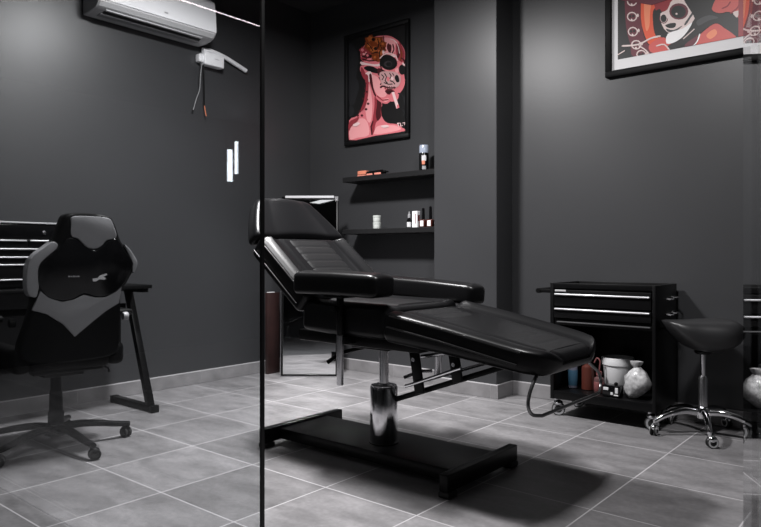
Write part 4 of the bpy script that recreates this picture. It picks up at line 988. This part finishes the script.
part(db, 'label_band', M_OFFW, arc_label(-3.292, 4.30, .0215, ad - 1.1, ad + .8, Lw + .006, Lw + .045))
part(db, 'cap', M_GREYP, lambda b: b.lathe(-3.292, 4.30, [(.012, Lw + .08), (.012, Lw + .105), (.006, Lw + .11), (.005, Lw + .128), (.003, Lw + .13)], 20))
wc = thing('carton', 'tall slim white carton with a dark red stripe on the lower shelf', 'carton', (-3.222, 4.30, Lw))
part(wc, 'carton_box', M_WHITEP, lambda b: b.box(-3.248, -3.198, 4.28, 4.32, Lw, Lw + .130, .002, 1))
part(wc, 'red_stripe', M_PINKP, lambda b: (b.box(-3.216, -3.208, 4.2793, 4.2803, Lw + .03, Lw + .11), b.box(-3.1983, -3.1975, 4.285, 4.315, Lw + .05, Lw + .10)))
for x, lb in ((-3.152, 'red bottle with a white label and black cap next to the white carton'), (-3.082, 'red bottle with a white label and tall black cap next to the pier')):
    t = thing('lacquer_bottle', lb, 'bottle', (x, 4.30, Lw), group='red bottles with black caps on the lower shelf')
    hcap = .105 if x > -3.1 else .095
    part(t, 'bottle_body', M_AMBERP, lambda b: b.box(x - .026, x + .026, 4.276, 4.324, Lw, Lw + .060, .006, 3))
    part(t, 'label_patch', M_WHITEP, lambda b: b.box(x - .014, x + .017, 4.2753, 4.277, Lw + .008, Lw + .052, .0005, 1))
    part(t, 'cap', M_GLOSSB, lambda b: b.lathe(x, 4.30, [(.013, Lw + .058), (.012, Lw + .058 + hcap * .5), (.0105, Lw + .055 + hcap), (.003, Lw + .058 + hcap)], 18))

# ------------------------------------------------------------------ standing mirror and board in the far corner
A, Bm = Vector((-4.272, 3.800, 0)), Vector((-3.898, 4.100, 0))
ux = (Bm - A).normalized(); W = (Bm - A).length
MM = Matrix.Translation(A) @ Matrix.Rotation(math.atan2(ux.y, ux.x), 4, 'Z') @ Matrix.Rotation(math.radians(-2.6), 4, 'X')
mir = thing('standing_mirror', 'tall black-framed standing mirror with a silver top edge behind the treatment chair', 'mirror', tuple((A + Bm) / 2), math.atan2(ux.y, ux.x))
def mframe(b):
    t, dp = .016, .050
    for x0, x1, z0, z1 in ((0, t, .004, 1.525), (W - t, W, .004, 1.525), (0, W, .004, .022), (0, W, 1.500, 1.525)): b.box(x0, x1, 0, dp, z0, z1, .002, 1, M=MM)
    b.box(.004, W - .004, .024, dp - .004, .01, 1.52, M=MM)
part(mir, 'frame', M_BLACK, mframe)
part(mir, 'mirror_glass', M_MIRROR, lambda b: b.box(t0 := .014, W - t0, .016, .022, .020, 1.502, M=MM))
part(mir, 'top_edge', M_SATIN, lambda b: b.box(.028, W - .032, -.006, .046, 1.511, 1.533, .004, 1, M=MM))
part(mir, 'corner_bracket', M_STEEL, lambda b: b.box(W - .030, W + .004, -.003, .048, 1.490, 1.528, .003, 1, M=MM))
part(mir, 'lower_edge', M_STEEL, lambda b: b.box(.0, W, -.002, .003, .002, .010, M=MM))
part(mir, 'left_edge', M_STEEL, lambda b: b.box(-.002, .003, -.002, .010, .006, 1.30, M=MM))
part(mir, 'rear_foot', M_BLACK, lambda b: (b.box(.05, .08, .046, .15, 0, .02, M=MM), b.box(W - .08, W - .05, .046, .15, 0, .02, M=MM)))
bdw = thing('wooden_board', 'dark red-brown wooden board upright by the left wall beside the mirror', 'board', (-4.47, 3.885, 0))
part(bdw, 'board', M_WOOD, lambda b: b.box(-4.486, -4.452, 3.815, 3.950, 0, .700, .003))
part(bdw, 'pale_end', M_OFFW, lambda b: b.box(-4.482, -4.456, 3.83, 3.90, .7005, .706, .001, 1))

# ------------------------------------------------------------------ entrance led line (seen mirrored in the glass)
led = struct('trim_1', M_BLACKM, lambda b: b.box(-3.610, -3.590, -2.6, .95, 2.601, 2.62))
struct('led_diffuser', M_LED, lambda b: b.box(-3.604, -3.596, -2.59, .94, 2.597, 2.601), parent=led)

# ------------------------------------------------------------------ lamps and added fill lights
def area(name, loc, sx, sy, power, col=(1, .985, .99), spread=PI, rot=(0, 0, 0)):
    l = bpy.data.lights.new(name, 'AREA'); l.shape = 'RECTANGLE'; l.size = sx; l.size_y = sy; l.energy = power; l.color = col; l.spread = spread
    o = bpy.data.objects.new(name, l); COL.objects.link(o); o.location = loc; o.rotation_euler = rot; return o
for nm, loc, sx, sy, p, *sp in LAMPS: area(nm, loc, sx, sy, p, spread=math.radians(sp[0] if sp else 180))
wd = bpy.data.worlds.new('dim_surroundings'); scene.world = wd; wd.use_nodes = True
wd.node_tree.nodes['Background'].inputs[0].default_value = (.5, .52, .56, 1); wd.node_tree.nodes['Background'].inputs[1].default_value = .02

# ------------------------------------------------------------------ camera
cam = bpy.data.cameras.new('camera'); co = bpy.data.objects.new('camera', cam); COL.objects.link(co)
co.location = (0, 0, 1.03); co.rotation_euler = (PI / 2, 0, math.radians(39.885))
cam.sensor_fit = 'HORIZONTAL'; cam.sensor_width = 36; cam.lens = 36 * 672.7 / 761; cam.shift_y = -(263.5 - 254.6) / 761
cam.clip_start = .02
scene.camera = co
vs = scene.view_settings; vs.view_transform = 'Standard'; vs.look = 'None'; vs.gamma = 1; vs.exposure = 0.0; vs.use_curve_mapping = False
